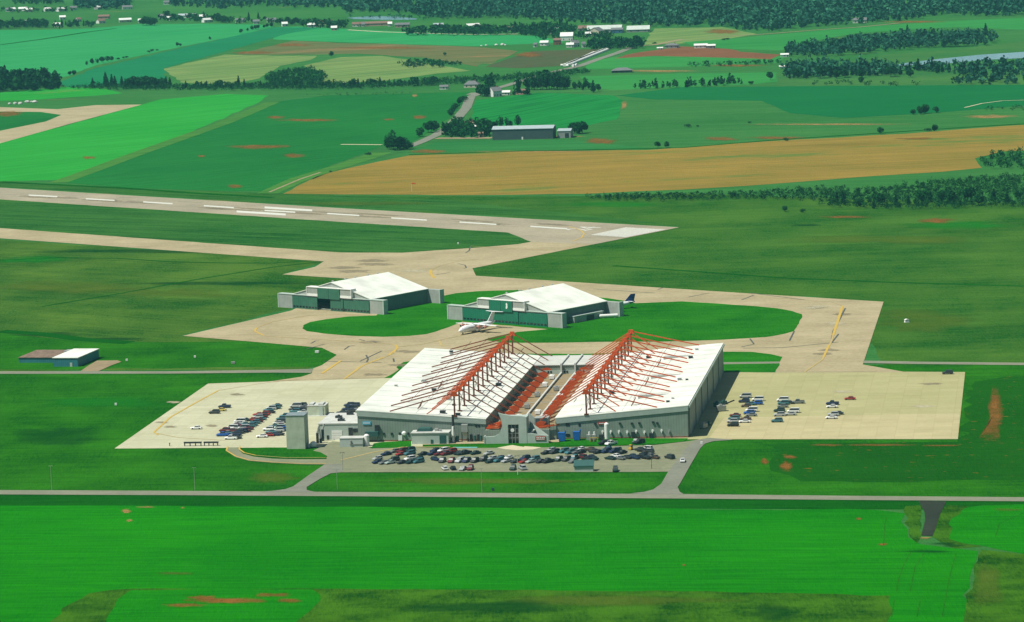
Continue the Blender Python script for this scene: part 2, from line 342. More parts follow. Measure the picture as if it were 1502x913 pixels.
for a in [(60,380,70,7,S_lush),(90,420,150,12,S_olive),(250,430,120,9,S_olive),(200,368,240,4,S_dark),(330,415,180,4,S_dark),(60,490,80,5,S_dark),(160,497,70,3,S_dark),(20,382,40,4,S_lush),
          (1350,470,90,25,S_olive),(1300,350,200,8,S_olive),(1400,330,120,7,S_lush),(900,300,120,5,S_lush),(560,298,140,4,S_olive),(250,310,160,5,S_dark),
          (400,700,50,14,S_olive),(700,705,200,6,S_olive),(100,640,90,20,S_dark),(150,590,120,12,S_lush),(60,560,80,6,S_olive),(730,890,180,12,S_dark),(1130,900,60,20,S_dark),(900,880,220,10,S_olive),
          (1180,330,30,3,S_dark),(540,470,25,3,S_dark),(620,472,40,5,S_olive),(1450,860,30,40,S_olive),(1360,808,60,3,S_dark)]:
    patch('grass_patch', a[0], a[1], a[2], a[3], a[4], .34+random.random()*.015, 18)
S_stain = paving('stained_concrete', A(150,138,112), A(172,160,130), fade=True); S_wear = paving('bleached_concrete', A(206,198,164), A(222,214,182), fade=True)
for i in range(26):
    x, y, rx, ry = random.choice([(random.uniform(230,400), random.uniform(575,650), 14, 2.5), (random.uniform(1085,1390), random.uniform(550,640), 24, 2.5), (random.uniform(480,600), random.uniform(500,550), 26, 3), (random.uniform(500,700), random.uniform(372,402), 34, 3), (random.uniform(1190,1250), random.uniform(445,530), 20, 3)])
    patch('pavement_stain', x, y, rx, ry, S_stain if i % 3 else S_wear, .575+i*.0006, 14)
for i in range(16):
    x = random.uniform(20, 860); patch('tyre_mark_patch', x, 281+.0595*x+random.uniform(-2, 6), random.uniform(30, 60), 1.6, S_stain, .555+i*.0006, 14, .06)
sheet('soil_patch', [(1455,556),(1466,560),(1470,580),(1476,600),(1474,620),(1468,640),(1470,652),(1440,654),(1430,650),(1446,630),(1450,610),(1446,592),(1452,575)], S_soil, .37, inner=True)
strip('ditch', [(0,382),(90,378),(170,379),(250,384),(330,386),(400,386),(470,382)], 2.6, S_dark if False else T_strip, .40)
strip('ditch', [(60,450),(180,430),(300,408),(400,392),(470,384)], 2.2, T_strip, .41)
strip('ditch', [(0,486),(60,490),(120,498),(190,503)], 10, T_strip, .40)
strip('ditch', [(0,267),(80,271),(180,276),(280,283),(400,290)], 7, T_strip, .40)
strip('hedge_line', [(600,227),(760,222),(900,219),(1000,217),(1130,206),(1250,198),(1400,188),(1560,178)], 5, T_strip, .41)
strip('field_margin', [(85,268),(130,252),(200,226),(330,180),(400,150)], 14, T_tan2, .38)
strip('field_margin', [(392,284),(440,262),(500,244),(560,224)], 16, T_tan2, .38)
strip('farm_track', [(395,282),(440,263),(470,253)], 2, P_dirt, .42)
strip('field_margin', [(0,66),(60,58),(130,47),(170,42)], 7, T_strip, .38)
strip('ditch', [(900,390),(1000,397),(1150,408),(1300,414),(1502,420)], 3.5, T_strip, .40)
for px in ([(950,866),(1000,815)],):
    pass
for px in [[(1315,868),(1318,850),(1325,830),(1336,810)],[(1335,868),(1342,832),(1355,812)],[(1382,905),(1392,850),(1402,812)],[(1345,905),(1350,880)],[(1460,788),(1466,768),(1502,752)],[(1296,800),(1298,770),(1300,760)],[(1308,905),(1312,880)]]:
    strip('wheel_track', px, .28, T_lawn, .42)

# water
mw, t, b = newmat('water', .12, .5); b.inputs['Base Color'].default_value = (.22, .42, .48, 1)
nw = noise(t, coords(t, 0, (1, 1, 1)), .15, 3); bp = N(t, 'ShaderNodeBump'); bp.inputs['Strength'].default_value = .5; bp.inputs['Distance'].default_value = .3; t.links.new(nw, bp.inputs['Height']); t.links.new(bp.outputs[0], b.inputs['Normal'])
F(mw, [(1306,97),(1330,92),(1380,86),(1440,80),(1502,76),(1560,74),(1560,82),(1502,85),(1440,88),(1380,94),(1330,96)], .34, 3, 30, 'water')
F(mw, [(508,26),(540,24),(580,24),(612,27),(610,29),(560,29),(520,28)], .34, 3, 30, 'water')
F(mw, [(1306,18),(1315,13),(1328,12),(1332,17),(1320,19)], .34, 3, 30, 'water')

# pavements
net = [(-60,270),(0,275),(500,305),(996,333),(693,393),(698,404),(900,417),(1100,430),(1296,442),(1265.5,534),(1325,544.5),(1415.6,545),(1405,643),(1060,643.2),(1009,643.5),(421,655.5),(168,657),(305,562),
       (394,559),(442,552),(457,547),(459,540),(472,535),(494,520),(472,509.5),(370,500.5),(268,492),(376,467),(427,455),(520,409),(414,402),(462,391),(475,383),(0,349),(-60,345)]
sheet('taxiway', net, P_taxi, .45)
sheet('runway', [(-60,270),(0,275),(500,305),(996,333),(870,358),(779,354),(745,340.5),(500,325),(0,291.8),(-60,287.5)], P_run, .49)
sheet('apron', [(168,657),(305,562),(400,559),(563,554),(620,553),(620,654),(421,655.5)], P_aprL, .52)
sheet('apron', [(1000,546),(1085,545.6),(1285,545.4),(1415.6,545),(1405,643),(1009,643.5),(1000,640)], P_aprR, .52)
P_aprM = paving('pale_apron_slabs', A(198,188,142), A(214,204,158), slab=7.6, blotch=.03)
sheet('apron', [(1085,611),(1407,605),(1405,643),(1075,643),(1040,642),(1063,611)], P_aprM, .56)
sheet('runway', [(-60,160),(0,157),(85,160),(140,154),(208,153.2),(100,182),(0,210),(-60,226)], P_taxi, .45)
sheet('grass_island', [(-60,163),(0,163.5),(60,164),(90,168.3),(67,178),(0,191.6),(-60,204)], T_deep, .49)
patch('soil_patch', 10, 167, 30, 5, S_soil, .52)
sheet('grass_island', [(-60,286),(0,292),(250,308.5),(500,325),(745,340.5),(779,354),(760,357.5),(700,362.5),(590,370),(500,369.7),(250,352),(0,334),(-60,330)], T_inf, .53, .3, 10)
sheet('grass_island', [(651,433),(668,429.5),(700,426.5),(760,424.5),(830,430),(900,438),(932,444),(1000,441.3),(1060,445),(1110,448.5),(1140,451.5),(1162,455.5),(1176,460),(1177,463),(1172,474),(1164.5,485),(1150,489),(1124.5,493.5),(1060,497.5),(980,500),(900,500.5),
      (850,501.3),(790,502),(745,502),(710,497.5),(730,492),(760,486),(804,482),(678,471),(640,485.5),(625,489.4),(600,492),(562,493.3),(520,492),(475,488.5),(450,485),(443.5,481),(445,476),(455,471.5),(478,467.5),(510,463.5),(552,462),(560,445)], T_isle, .53, .3, 6)
sheet('grass_island', [(563,553.6),(578,546),(585,541),(581,537.6),(592,530),(606,528.5),(660,520),(760,518),(860,518),(960,516),(1064,515),(1104,515.3),(1130,518.5),(1147.5,522.5),(1143,531),(1137,545.3),(1064,545.2)], T_isle, .57, .3, 6)
sheet('grass_strip', [(-60,558),(0,553.5),(250,549),(360,547.5),(436,546),(458,548),(442,552),(394,558.7),(305,561.8),(200,570),(-60,570)], T_lawn, .44, .2, 10)
# roads
def road(px_top, px_bot, mat, z, name='road'): return sheet(name, px_top+px_bot[::-1], mat, z)
road([(-60,543.4),(0,543.6),(250,543.6),(400,541.5),(460,540)], [(-60,547.4),(0,547.4),(250,547),(400,545.5),(456,546)], P_road, .60)
road([(1266,528),(1350,529.5),(1502,531),(1560,531.5)], [(1266,531.5),(1350,533),(1502,534.5),(1560,535)], P_road, .60)
road([(590,537),(1064,530.3),(1144,529.3)], [(590,539.5),(1064,533.2),(1142,532)], P_road, .62)
road([(-60,717),(0,717.6),(250,718.6),(500,720.4),(751,722),(1000,723.4),(1250,726),(1502,728),(1560,728.5)], [(-60,723.6),(0,724),(250,725),(500,726.6),(751,728.4),(1000,730),(1250,732),(1502,734),(1560,734.6)], P_road, .60)
sheet('car_park', [(450,664),(488,646),(530,650),(545,656.5),(603,655),(680,656),(800,655),(880,653.5),(960,651.5),(1009,646),(1040,641),(1075,643.4),(1046,645.5),(1034,649),(1027,656),(1013,680),(999,705),(994,713),(997,720),(1004,724),
                  (925,722.3),(945,720),(958,716.6),(970,708),(980,690.5),(925,691),(700,691),(500,691.5),(484.6,693),(469,701),(449.5,713),(450,717.5),(466,721),(380,720),(402,718.3),(419,716),(430,712),(455,694),(476,680),(480,668)], P_lot, .64)
sheet('driveway', [(999,705),(994,713),(997,720),(1004,724),(925,722.3),(945,720),(958,716.6),(970,708),(980,690.5),(1008,654),(1020,644),(1040,641.5),(1075,643.6),(1046,645.7),(1034,649.2),(1027,656.2),(1013,680)], P_lane, .68)
sheet('driveway', [(484.6,693),(469,701),(449.5,713),(450,717.5),(466,721),(380,720),(402,718.3),(419,716),(430,712),(455,694),(476,680),(500,679),(503,690)], P_lane, .68)
sheet('driveway', [(334,655),(353,655),(351,659),(356,664),(372,668.5),(400,671.5),(440,672.5),(482,672),(476,680),(440,679.5),(400,677.5),(365,674.5),(345,669),(333,661)], P_lot, .66)
sheet('grass_island', [(356,656),(390,655),(430,655),(452,658),(470,662),(479,667),(478,670.5),(440,671),(400,670),(372,667),(358,663),(352,659)], T_lawn, .70)
sheet('driveway', [(1347,733.5),(1388,734.5),(1380,750),(1374,768),(1368,785),(1351,784),(1357,762),(1356,750)], P_dark, .50)
patch('soil_patch', 1358, 788, 12, 3, S_sand, .52); patch('soil_patch', 1400, 799, 22, 3.5, S_dark, .53); patch('grass_patch', 1385, 796, 24, 3, S_dark, .51)
sheet('driveway', [(118,543.5),(130,535),(142,528),(172,527.5),(178,529.5),(163,535),(144,543.5)], P_dirt, .62)
# green verges before the long building
sheet('grass_strip', [(545,655.5),(548,649),(562,647),(603,645),(603,655)], T_isle, .70)
sheet('grass_strip', [(822,652.8),(822,641),(870,641.2),(1009,641.5),(1003,646),(960,650.3),(900,652)], T_isle, .70)
# country roads
def lane(px, wm, mat, z): return strip('road', px, wm, mat, z)
lane([(930,68),(905,78),(880,86),(850,97),(800,108),(745,125),(715,133),(690,142),(684,158),(672,172),(655,188),(640,198),(618,208),(600,215)], 9, P_lane, .60)
lane([(690,139),(698,136)], 9, P_lane, .61)
lane([(510,44),(560,47),(640,49.5),(700,51),(760,50)], 5, P_kerb, .60)
lane([(1000,58),(960,66),(930,68)], 8, P_dirt, .60)
lane([(640,203),(722,202.5)], 12, P_dirt, .60)
lane([(500,212),(560,212.5)], 4, P_kerb, .60)
lane([(1050,54),(1110,51),(1200,44),(1260,40),(1320,34)], 5, P_dirt, .60)
lane([(1415,158),(1440,152),(1470,148),(1502,147)], 2, P_kerb, .60)
lane([(1310,97),(1380,90)], 2, P_kerb, .33)

# painted markings
def quad(px, mat, name='pavement_marking', z=.66): return sheet(name, px, mat, z)
def stripe(x0, y0, x1, y1, h): quad([(x0,y0-h/2),(x1,y1-h/2),(x1,y1+h/2),(x0,y0+h/2)], M_white)
for a in [(42,285.6,84,287.8),(126,290.9,168,293.3),(210,295.5,253,298.2),(299,301.1,343,303.9),(480,312.4,527,315.4),(574,319,626,322.2),(674,325,728,328.4),(778,331.3,832,334.8)]: stripe(*a, 1.7)
stripe(388,303.6,458,308,2.8); stripe(388,308,433,310.6,1.8); stripe(347,309.5,419,314,2.9)
for i in range(12):                               # threshold bars
    A0, A1, B0, B1 = Vector((866,343.8)), Vector((918,332.6)), Vector((918,347.2)), Vector((977,335.9))
    t0, t1 = (i+.08)/12, (i+.86)/12
    p = [A0.lerp(B0, t0), A1.lerp(B1, t0), A1.lerp(B1, t1), A0.lerp(B0, t1)]; quad([(v.x, v.y) for v in p], M_white)
def text_on_ground(txt, px, size, rz, mat, z=.66):
    c = D.curves.new('runway_number', 'FONT'); c.body = txt; c.size = size; c.align_x = 'CENTER'; c.align_y = 'CENTER'
    o = D.objects.new('t', c); COL.objects.link(o); dg = bpy.context.evaluated_depsgraph_get(); me = D.meshes.new_from_object(o.evaluated_get(dg)); D.objects.remove(o)
    me.materials.append(mat); m = link(D.objects.new('runway_number', me)); m.location = G(*px, z*ZS); m.location.z = z*ZS; m.rotation_euler = (0, 0, rz); m['kind'] = 'structure'; return m
# number read from the runway end, top of the digits towards the middle of the runway
tn = text_on_ground('24', (858,335.6), 20, R(-36+90), M_white); tn.scale = (1, 1.15, 1)
def yl(px, w=.9, m=M_yelf, z=.68):
    _z[0] += .004; strip('taxi_line', px, w, m, z+_z[0])
yl([(835,332.5),(852,338),(857,343),(853,349),(840,354)], .9, M_yellow); yl([(690,361),(740,364),(800,367),(822,368),(850,357)], .6)
yl([(632,396),(632,402),(637,408)], 1.6, M_yellow); yl([(632,396),(645,390),(670,384),(700,380)], .5)
yl([(545,463),(500,461),(450,463),(400,472),(378,480),(374,486),(388,493),(450,497),(520,501),(575,505),(583,509),(578,518),(560,526),(535,535),(505,556)], .7)
yl([(376,481),(374,486),(386,492)], 1.1, M_yellow); yl([(581,506),(583,511),(570,521)], 1.1, M_yellow); yl([(500,529),(472,548)], 1.3, M_yellow); yl([(562,524),(528,538),(505,556)], .9, M_yellow)
yl([(583,509),(620,505),(650,498),(700,487)], .5); yl([(644,500),(648,507),(655,508)], 1.0)
yl([(1236,449),(1232,462),(1225,480),(1220,500),(1212,516),(1206,528),(1188,540),(1180,546)], .8, M_yelf); yl([(1236,449),(1228,474),(1222,492)], 1.3, M_yellow); yl([(1236,449),(1220,443),(1150,438),(1000,428),(850,420)], .35); yl([(1216,506),(1208,524)], 1.1, M_yellow)
yl([(320,573),(285,592),(250,612),(226,634),(232,638)], .9, M_yellow); yl([(320,573),(380,563),(440,556)], .5); yl([(226,635),(262,642),(330,646)], .5)
yl([(334,655),(332,661),(345,669),(365,675),(400,678),(440,680),(478,680)], .7, M_yellow, .78); yl([(352,655),(351,659),(358,664),(375,668)], .7, M_yellow, .78); yl([(375,668),(420,671.5),(480,671.5)], .5, M_yelf, .78)
yl([(500,675),(545,664),(590,656),(603,655.5)], 1.0, M_yelf, .78); yl([(560,661),(600,656),(660,655.5)], .9, M_yelf, .78)
yl([(664,656.5),(700,656.5)], 2.2, M_blue, .78); yl([(1200,642.5),(1405,642.5)], .5, M_kerb if False else P_kerb, .60)
strip('pavement_marking', [(740,655),(752,657),(762,658),(775,657.6),(782,655.5)], 8, P_kerb, .71)
for px in [[(456,504),(463,500),(468,500)],[(527,498),(535,500)],[(548,501),(552,503)],[(537,521),(540,527),(538,531)],[(505,513),(512,508),(520,507)],[(577,526),(578,531)],[(690,362),(688,368),(683,371)],[(672,387),(682,389),(684,393),(680,394)],[(640,403),(660,400)],
           [(900,384)]*0+[(870,424),(960,430)],[(965,425),(973,422)],[(1088,440),(1106,433)],[(1010,436),(1040,430)],[(1240,452),(1232,468),(1222,486),(1220,498)],[(1230,490),(1220,503)],[(1100,497),(1106,505),(1088,509)],[(1090,511),(1150,510),(1230,502)],[(1165,486),(1158,500)],[(1100,430),(1180,440)],
           [(560,452)]*0+[(474,530),(560,532)],[(450,512),(476,505)],[(528,530),(560,515)]]:
    if len(px) > 1: strip('crack_sealing', px, .8, M_tar, .63)
for i in range(26):                              # fine sealed joints on runway and taxiways
    x = random.uniform(0, 820); y = 275+.0592*x+random.uniform(3, 14); l = random.uniform(10, 50)
    strip('crack_sealing', [(x, y), (x+l, y+l*.06+random.uniform(-.5, .5))], .3, M_tar, .63)
def rail(a, b): strip('apron_joint', [a, b], .25, M_tar, .63)
rail((400,559),(563,554)); rail((1085,545.8),(1285,545.6))

# ================================================================ BUILDINGS ON THE AIRFIELD
C_wall = paint('grey_green_cladding', (.235,.30,.25), .6, .1, .3, ribs=(0, 1.1))
C_side = paint('grey_cladding_side', (.24,.29,.26), .6, .1, .3, ribs=(1, 1.1))
C_fascia = paint('pale_fascia', (.36,.44,.39), .6, .08, .4)
C_roof = paint('white_membrane_roof', (.75,.785,.71), .7, .16, .10, spec=.2)
C_seam = paint('roof_seam_strip', (.70,.71,.68), .8, .1, .3)
C_roof2 = paint('pale_grey_roof', (.55,.57,.53), .8, .15, .3)
C_gravel = paint('brown_gravel_roof', A(176,156,116), .95, .22, .25)
C_brick = paint('red_brick_base', (.24,.10,.06), .9, .2, 1)
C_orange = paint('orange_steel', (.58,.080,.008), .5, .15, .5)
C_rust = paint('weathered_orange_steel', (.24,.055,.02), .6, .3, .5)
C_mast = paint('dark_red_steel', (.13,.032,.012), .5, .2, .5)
C_dark = paint('dark_steel', (.03,.035,.04), .5, .2, 1)
C_glass = paint('dark_glass', (.012,.02,.025), .12, .05, 1, spec=.7)
C_pale = paint('pale_green_panel', (.42,.50,.45), .6, .06, .4)
C_conc = paint('grey_concrete', (.50,.56,.43), .85, .15, .35)
C_white = paint('white_paint', (.80,.81,.78), .5, .06, .6)
C_green = paint('green_door_panel', (.045,.16,.10), .5, .15, .35, ribs=(0, 1.5))
C_greenB = paint('bright_green_door_panel', (.012,.17,.095), .5, .12, .35, ribs=(0, 1.5))
C_teal = paint('teal_paint', (.03,.10,.09), .5, .1, .5)
C_galv = paint('galvanised_metal', (.38,.40,.38), .4, .15, .6, metal=.2)
C_hblue = paint('dark_blue_green_cladding', (.11,.18,.165), .6, .12, .3, ribs=(1, 1.2))
C_hgrey = paint('grey_pocket_cladding', (.36,.39,.36), .6, .12, .3, ribs=(0, 1.0))
C_blue = paint('bright_blue_paint', (.012,.12,.45), .45, .15, .8)
C_shed = paint('blue_metal_siding', (.035,.20,.24), .5, .15, .4, ribs=(0, 1.0))
C_red = paint('red_sign_paint', (.42,.05,.04), .5, .1, 1)
C_brownroof = paint('rusty_brown_roof', (.25,.17,.12), .9, .35, .4)
C_yellow = paint('yellow_paint', (.72,.46,.05), .5, .1, 1)

BO = G(1009.5, 642.5); BA = R(-8.1)
bu = Vector((math.cos(BA), math.sin(BA), 0)); bv = Vector((-math.sin(BA), math.cos(BA), 0))
def fac(x, y, yo=0):                               # photo pixel -> (x, z) in the building's front plane
    return wall_pt(x, y, BO+bv*yo, bu)
def cf4(x, y, yo=0): return fac(600+x/4.564, 480+y/4.564, yo)
def cf5(x, y, yo=0): return fac(780+x/4.567, 470+y/4.567, yo)
def cf3(x, y, yo=0): return fac(400+x/4.567, 480+y/4.567, yo)
def at_b(x, y, z=0): return tuple(BO+bu*x+bv*y+Vector((0, 0, z)))
main = thing('maintenance_hangar', 'huge grey hangar with white roofs hung from two rows of orange steel masts', 'hangar', at_b(0, 0), BA)
X0, X1, X2, X3, DEP = -136.9, -83.7, -54.2, 0.0, 178.5
ZO, ZI, ZC = 13.2, 8.8, 4.6
for sgn, xo, xi in ((-1, X0, X1), (1, X3, X2)):
    lo, hi = min(xo, xi), max(xo, xi); zl, zh = (ZO, ZI) if sgn < 0 else (ZI, ZO)
    m = MB(); m.prism([(lo, .7), (hi, .7), (hi, zh-.05), (lo, zl-.05)], 'y', 0, DEP-.5); m.build('wall', C_wall, main)
    m = MB(); m.box(lo-.05, hi+.05, -.06, DEP-.4, .0, .7); m.build('brick_base', C_brick, main)
    m = MB(); m.prism([(lo-.5, zl-.04), (hi+.4, zh-.04), (hi+.4, zh+.3), (lo-.5, zl+.3)], 'y', -.4, DEP); rf = m.build('roof', C_roof, main)
    m = MB(); m.prism([(lo-.3, zl-2.2), (hi+.3, zh-2.0), (hi+.3, zh-.06), (lo-.3, zl-.06)], 'y', -.35, -.05); m.build('fascia', C_fascia, main)
    # membrane seams and raised ridges running across the roof, vents
    for k in range(1, 14):
        y = k*13.2; z = lambda x: (zl+(zh-zl)*(x-lo)/(hi-lo))+.3
        m = MB(); wd = .22 if k % 3 else .5
        m.poly([(lo, y, z(lo)+.002), (hi, y, z(hi)+.002), (hi, y+wd, z(hi)+.002), (lo, y+wd, z(lo)+.002), (lo, y, z(lo)+.06), (hi, y, z(hi)+.06), (hi, y+wd, z(hi)+.06), (lo, y+wd, z(lo)+.06)],
               [(0,3,2,1),(4,5,6,7),(0,1,5,4),(1,2,6,5),(2,3,7,6),(3,0,4,7)]); m.build('roof_seam', C_seam, rf)
    for k in range(11):
        x = random.uniform(lo+4, hi-4); y = random.uniform(4, 170); zz = (zl+(zh-zl)*(x-lo)/(hi-lo))+.3; s = random.uniform(.5, 1.1)
        m = MB(); m.box(x-s, x+s, y-s, y+s, zz-.1, zz+.9*s); m.box(x-s*1.15, x+s*1.15, y-s*1.15, y+s*1.15, zz+.9*s+.002, zz+1.05*s); m.build('roof_vent', C_galv if k % 2 else C_dark, rf)
for y in (30.4, 84.7, 140.8):                        # three low grey wedges on the right wing's roof
    z = lambda x: ZO+(ZI-ZO)*(x-X3)/(X2-X3)+.3
    m = MB(); m.poly([(-23.5, y, z(-23.5)), (-11, y+6, z(-11)), (-11, y+7, z(-11)), (-23.5, y+9, z(-23.5)), (-23.5, y+.2, z(-23.5)+1.5), (-23.5, y+8.8, z(-23.5)+1.0)], [(0,1,4),(2,3,5),(0,4,5,3),(1,2,5,4),(3,2,1,0)]); m.build('roof_wedge', C_roof2, main)
# outer door walls: tall ribbed leaves along both long sides
for xo, s in ((X3, 1), (X0, -1)):
    for k in range(12):
        y0 = 3+k*14.4; d = .35 if k % 2 else .7; m = MB()
        a, b_ = (xo+.02, xo+d) if s > 0 else (xo-d, xo-.02)
        m.box(a, b_, y0, y0+14.0, .3, 12.2); m.build('hangar_door', C_side, main)
    m = MB(); a, b_ = (xo+.02, xo+.9) if s > 0 else (xo-.9, xo-.02); m.box(a, b_, 0.02, DEP-.6, 12.21, 13.1); m.build('door_track', C_fascia, main)
# core between the wings
m = MB(); m.box(X1+.02, X2-.02, .05, 149.5, 0, ZC); m.build('core', C_conc, main)
m = MB(); m.box(X1+.03, X2-.03, .3, 149.4, ZC+.01, ZC+.12); m.build('core_roof', C_gravel, main)
m = MB(); m.box(X1-.0, X2+.0, 149.5, 178.4, 0, 8.6); m.build('rear_link', C_wall, main)
m = MB(); m.box(X1-.1, X2+.1, 149.2, 178.6, 8.62, 8.9); m.build('rear_roof', C_roof2, main)
m = MB(); m.box(X1+.05, X2-.05, 149.38, 149.48, ZC+.13, 6.5); m.build('rear_parapet', C_pale, main)
for x in (-76.6, -75.4, -69.2, -68.0, -61.8, -60.6):
    m = MB(); m.box(x-.35, x+.35, 149.25, 149.37, 5.2, 6.2); m.build('window', C_glass, main)
for y in (22, 45, 68, 90, 113, 136):
    m = MB(); m.box(X1+.1, X2-.1, y, y+.35, ZC+.125, ZC+.3); m.build('roof_kerb', C_roof2, main)
for x0, xs, y1 in ((-71.0, .75, 149), (-64.7, .75, 149)):
    m = MB(); m.box(x0, x0+xs, 6, y1, ZC+.45, ZC+1.05)
    for y in range(8, 148, 6): m.box(x0+.1, x0+xs-.1, y, y+.3, ZC+.12, ZC+.5)
    m.build('roof_duct', C_roof2, main)
    m = MB(); m.box(x0, x0+xs, 149.5, 177, 8.92, 9.6); m.box(x0, x0+xs, 148.4, 149.2, ZC+1.05, 9.6); m.build('roof_duct', C_roof2, main)
for x, y in ((-73, 24), (-73.2, 52), (-73, 84), (-73.3, 112), (-73, 134), (-66.6, 36), (-62, 60), (-62.3, 78), (-66.8, 100), (-62.3, 122), (-62, 138), (-62, 22)):
    m = MB(); m.box(x-1.1, x+1.1, y-1.6, y+1.6, ZC+.5, ZC+2.0); m.tube((x, y, ZC+2.0), (x, y, ZC+2.3), .7, n=10)
    for a in (-.9, .9):
        for c in (-1.4, 1.4): m.box(x+a-.08, x+a+.08, y+c-.08, y+c+.08, ZC+.12, ZC+.5)
    m.build('air_handler', C_galv if random.random() < .5 else C_white, main)
# masts, stays, anchor fins
def beam(m, p, q, wd, ht):
    p = Vector(p); q = Vector(q); d = (q-p).normalized(); s = d.cross(Vector((0, 0, 1)))
    s = s.normalized()*wd/2 if s.length > 1e-4 else Vector((wd/2, 0, 0)); u = s.cross(d).normalized()*ht/2
    c = [p-s-u, p+s-u, p+s+u, p-s+u, q-s-u, q+s-u, q+s+u, q-s+u]
    m.poly(c, [(3,2,1,0),(4,5,6,7),(0,1,5,4),(1,2,6,5),(2,3,7,6),(3,0,4,7)])
for sgn, xm, xo, xi in ((-1, -96.3, X0, X1), (1, -41.6, X3, X2)):
    def zr(x): return ZO+(ZI-ZO)*(x-xo)/(xi-xo)+.3
    top = 20.1; tops = []
    for k in range(14):
        y = .3+k*13.55; tops.append((xm, y, top)); s = -sgn
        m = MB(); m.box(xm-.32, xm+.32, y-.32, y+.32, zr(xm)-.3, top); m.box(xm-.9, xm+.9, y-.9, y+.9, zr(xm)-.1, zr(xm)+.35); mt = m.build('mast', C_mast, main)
        m = MB(); m.prism([(xm-1.5, top-1.5), (xm+1.5, top-1.5), (xm+.9, top+.5), (xm-.9, top+.5)], 'y', y-.45, y+.45); m.build('mast_head', C_orange, mt)
        xe = xo+(12.4 if sgn < 0 else -11.6)+(0.9 if k % 2 else -.9)*sgn; far = (xe, y+1.2, zr(xe)+.15)
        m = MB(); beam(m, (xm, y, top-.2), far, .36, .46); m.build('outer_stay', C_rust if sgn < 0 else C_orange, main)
        xmid = xm+(xo-xm)*.29; m = MB(); beam(m, (xm, y, top-.7), (xmid, y+.6, zr(xmid)+.1), .34, .42); m.build('middle_stay', C_orange, main)
        xin = xi-sgn*1.2; fx = xi-sgn*.4; tipx = xi-sgn*8.6
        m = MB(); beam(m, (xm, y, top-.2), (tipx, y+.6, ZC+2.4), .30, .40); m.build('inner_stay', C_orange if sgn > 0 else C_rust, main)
        # anchor frame standing on the core roof
        fr = MB(); a = lambda t: xi-sgn*t
        fr.prism([(a(4.2), ZC+2.6), (a(6.0), ZC+.6), (a(7.6), ZC+.3), (a(8.6), ZC+1.4), (a(8.2), ZC+2.6), (a(6.4), ZC+3.2)], 'y', y+.1, y+1.3); fr.build('anchor_frame', C_orange, main)
        fr = MB(); beam(fr, (a(.5), y-.9, 8.2), (a(7.0), y-.9, ZC+.6), .22, .25); beam(fr, (a(.5), y+2.4, 8.2), (a(7.0), y+2.4, ZC+.6), .22, .25); beam(fr, (a(7.2), y-.5, ZC+.3), (a(7.2), y+1.9, ZC+.3), .2, .2)
        fr.build('anchor_strut', C_mast, main)
    for k in range(13):
        if k % 3 == 1 or sgn > 0:
            m = MB(); beam(m, (xm, tops[k][1], top-1.2), (xm, tops[k+1][1], zr(xm)+.8), .16, .16); beam(m, (xm, tops[k+1][1], top-1.2), (xm, tops[k][1], zr(xm)+.8), .16, .16); m.build('cross_brace', C_mast, main)
    m = MB(); beam(m, (xm, tops[0][1], top-.9), (xm, tops[-1][1], top-.9), .35, .45); m.build('ridge_tie', C_orange, main)
    # slender spacer rods tying neighbouring stays together
    for fr_ in (.34, .60):
        xs = xm+(xo-xm)*.78*fr_; zs = top+(zr(xo)-top)*fr_*.93
        m = MB(); beam(m, (xs, tops[0][1], zs), (xs, tops[-1][1], zs), .1, .12); m.build('spacer_rod', C_mast, main)
    for k in (1, 3, 4, 6, 8, 9, 11, 12):
        xs = xm-sgn*6.2; zs = top-(top-8)*.5; m = MB(); beam(m, (xs, tops[k][1]-4.5, zs-.1), (xs, tops[k][1]+5.5, zs-.1), .2, .2); m.build('catwalk', C_dark, main)
    for k, j in ((1, 0), (5, 1), (9, 2)):                                 # bundled stay collars seen as darker knots
        xs = xm+(xo-xm)*.42; z0 = zr(xs)+.3; m = MB()
        for dy in (-3.4, 0, 3.4): beam(m, (xs, tops[k][1]+dy, z0), (xs+1.5, tops[k][1], z0+3), .3, .3)
        m.build('stay_trestle', C_mast, main)
# front wall: windows, vents, small openings read from the photograph
def fbox(x, z, wd, ht, dp, mat, name, z0=None, yo=0.0):
    m = MB(); m.box(x-wd/2, x+wd/2, yo-dp, yo-.02, z-ht/2, z+ht/2); return m.build(name, mat, main)
for p in ((450,662),(468,662)): x, z = cf4(*p); fbox(x, z, .8, .9, .12, C_glass, 'window')
for p in ((235,700),(246,700),(320,700),(236,770),(249,770)): x, z = cf5(*p); fbox(x, z, .9, 1.1, .12, C_glass, 'window')
for p in ((425,692),(590,690),(670,690),(720,688),(840,688),(812,682)): x, z = cf5(*p); fbox(x, z, .9, .7, .5, C_dark, 'wall_vent')
for p in ((475,745),(530,745),(585,745),(640,748),(700,742),(755,748),(810,740),(870,738),(920,742)):
    x, z = cf5(*p); m = MB(); m.tube((x, -.02, z), (x, -.6, z), .5, n=12); m.tube((x, -.6, z), (x, -.7, z-.9), .18, .18, n=8); m.build('exhaust_hood', C_white if random.random() < .7 else C_galv, main)
for p in ((680,762),(800,770)): x, z = cf5(*p); fbox(x, z, 1.6, 1.8, .7, C_dark, 'wall_vent')
for p in ((745,715),(798,715),(852,714),(908,713)): x, z = cf3(*p); fbox(x, z, .8, 1.0, .3, C_dark, 'wall_vent')
x, z = cf3(855,742); fbox(x, z, 1.6, 2.2, .3, C_white, 'wall_box'); x, z = cf3(880,713)
m = MB(); m.tube((x, -.02, z), (x, -.7, z), 1.0, .5, n=14); m.build('dish', C_white, main)
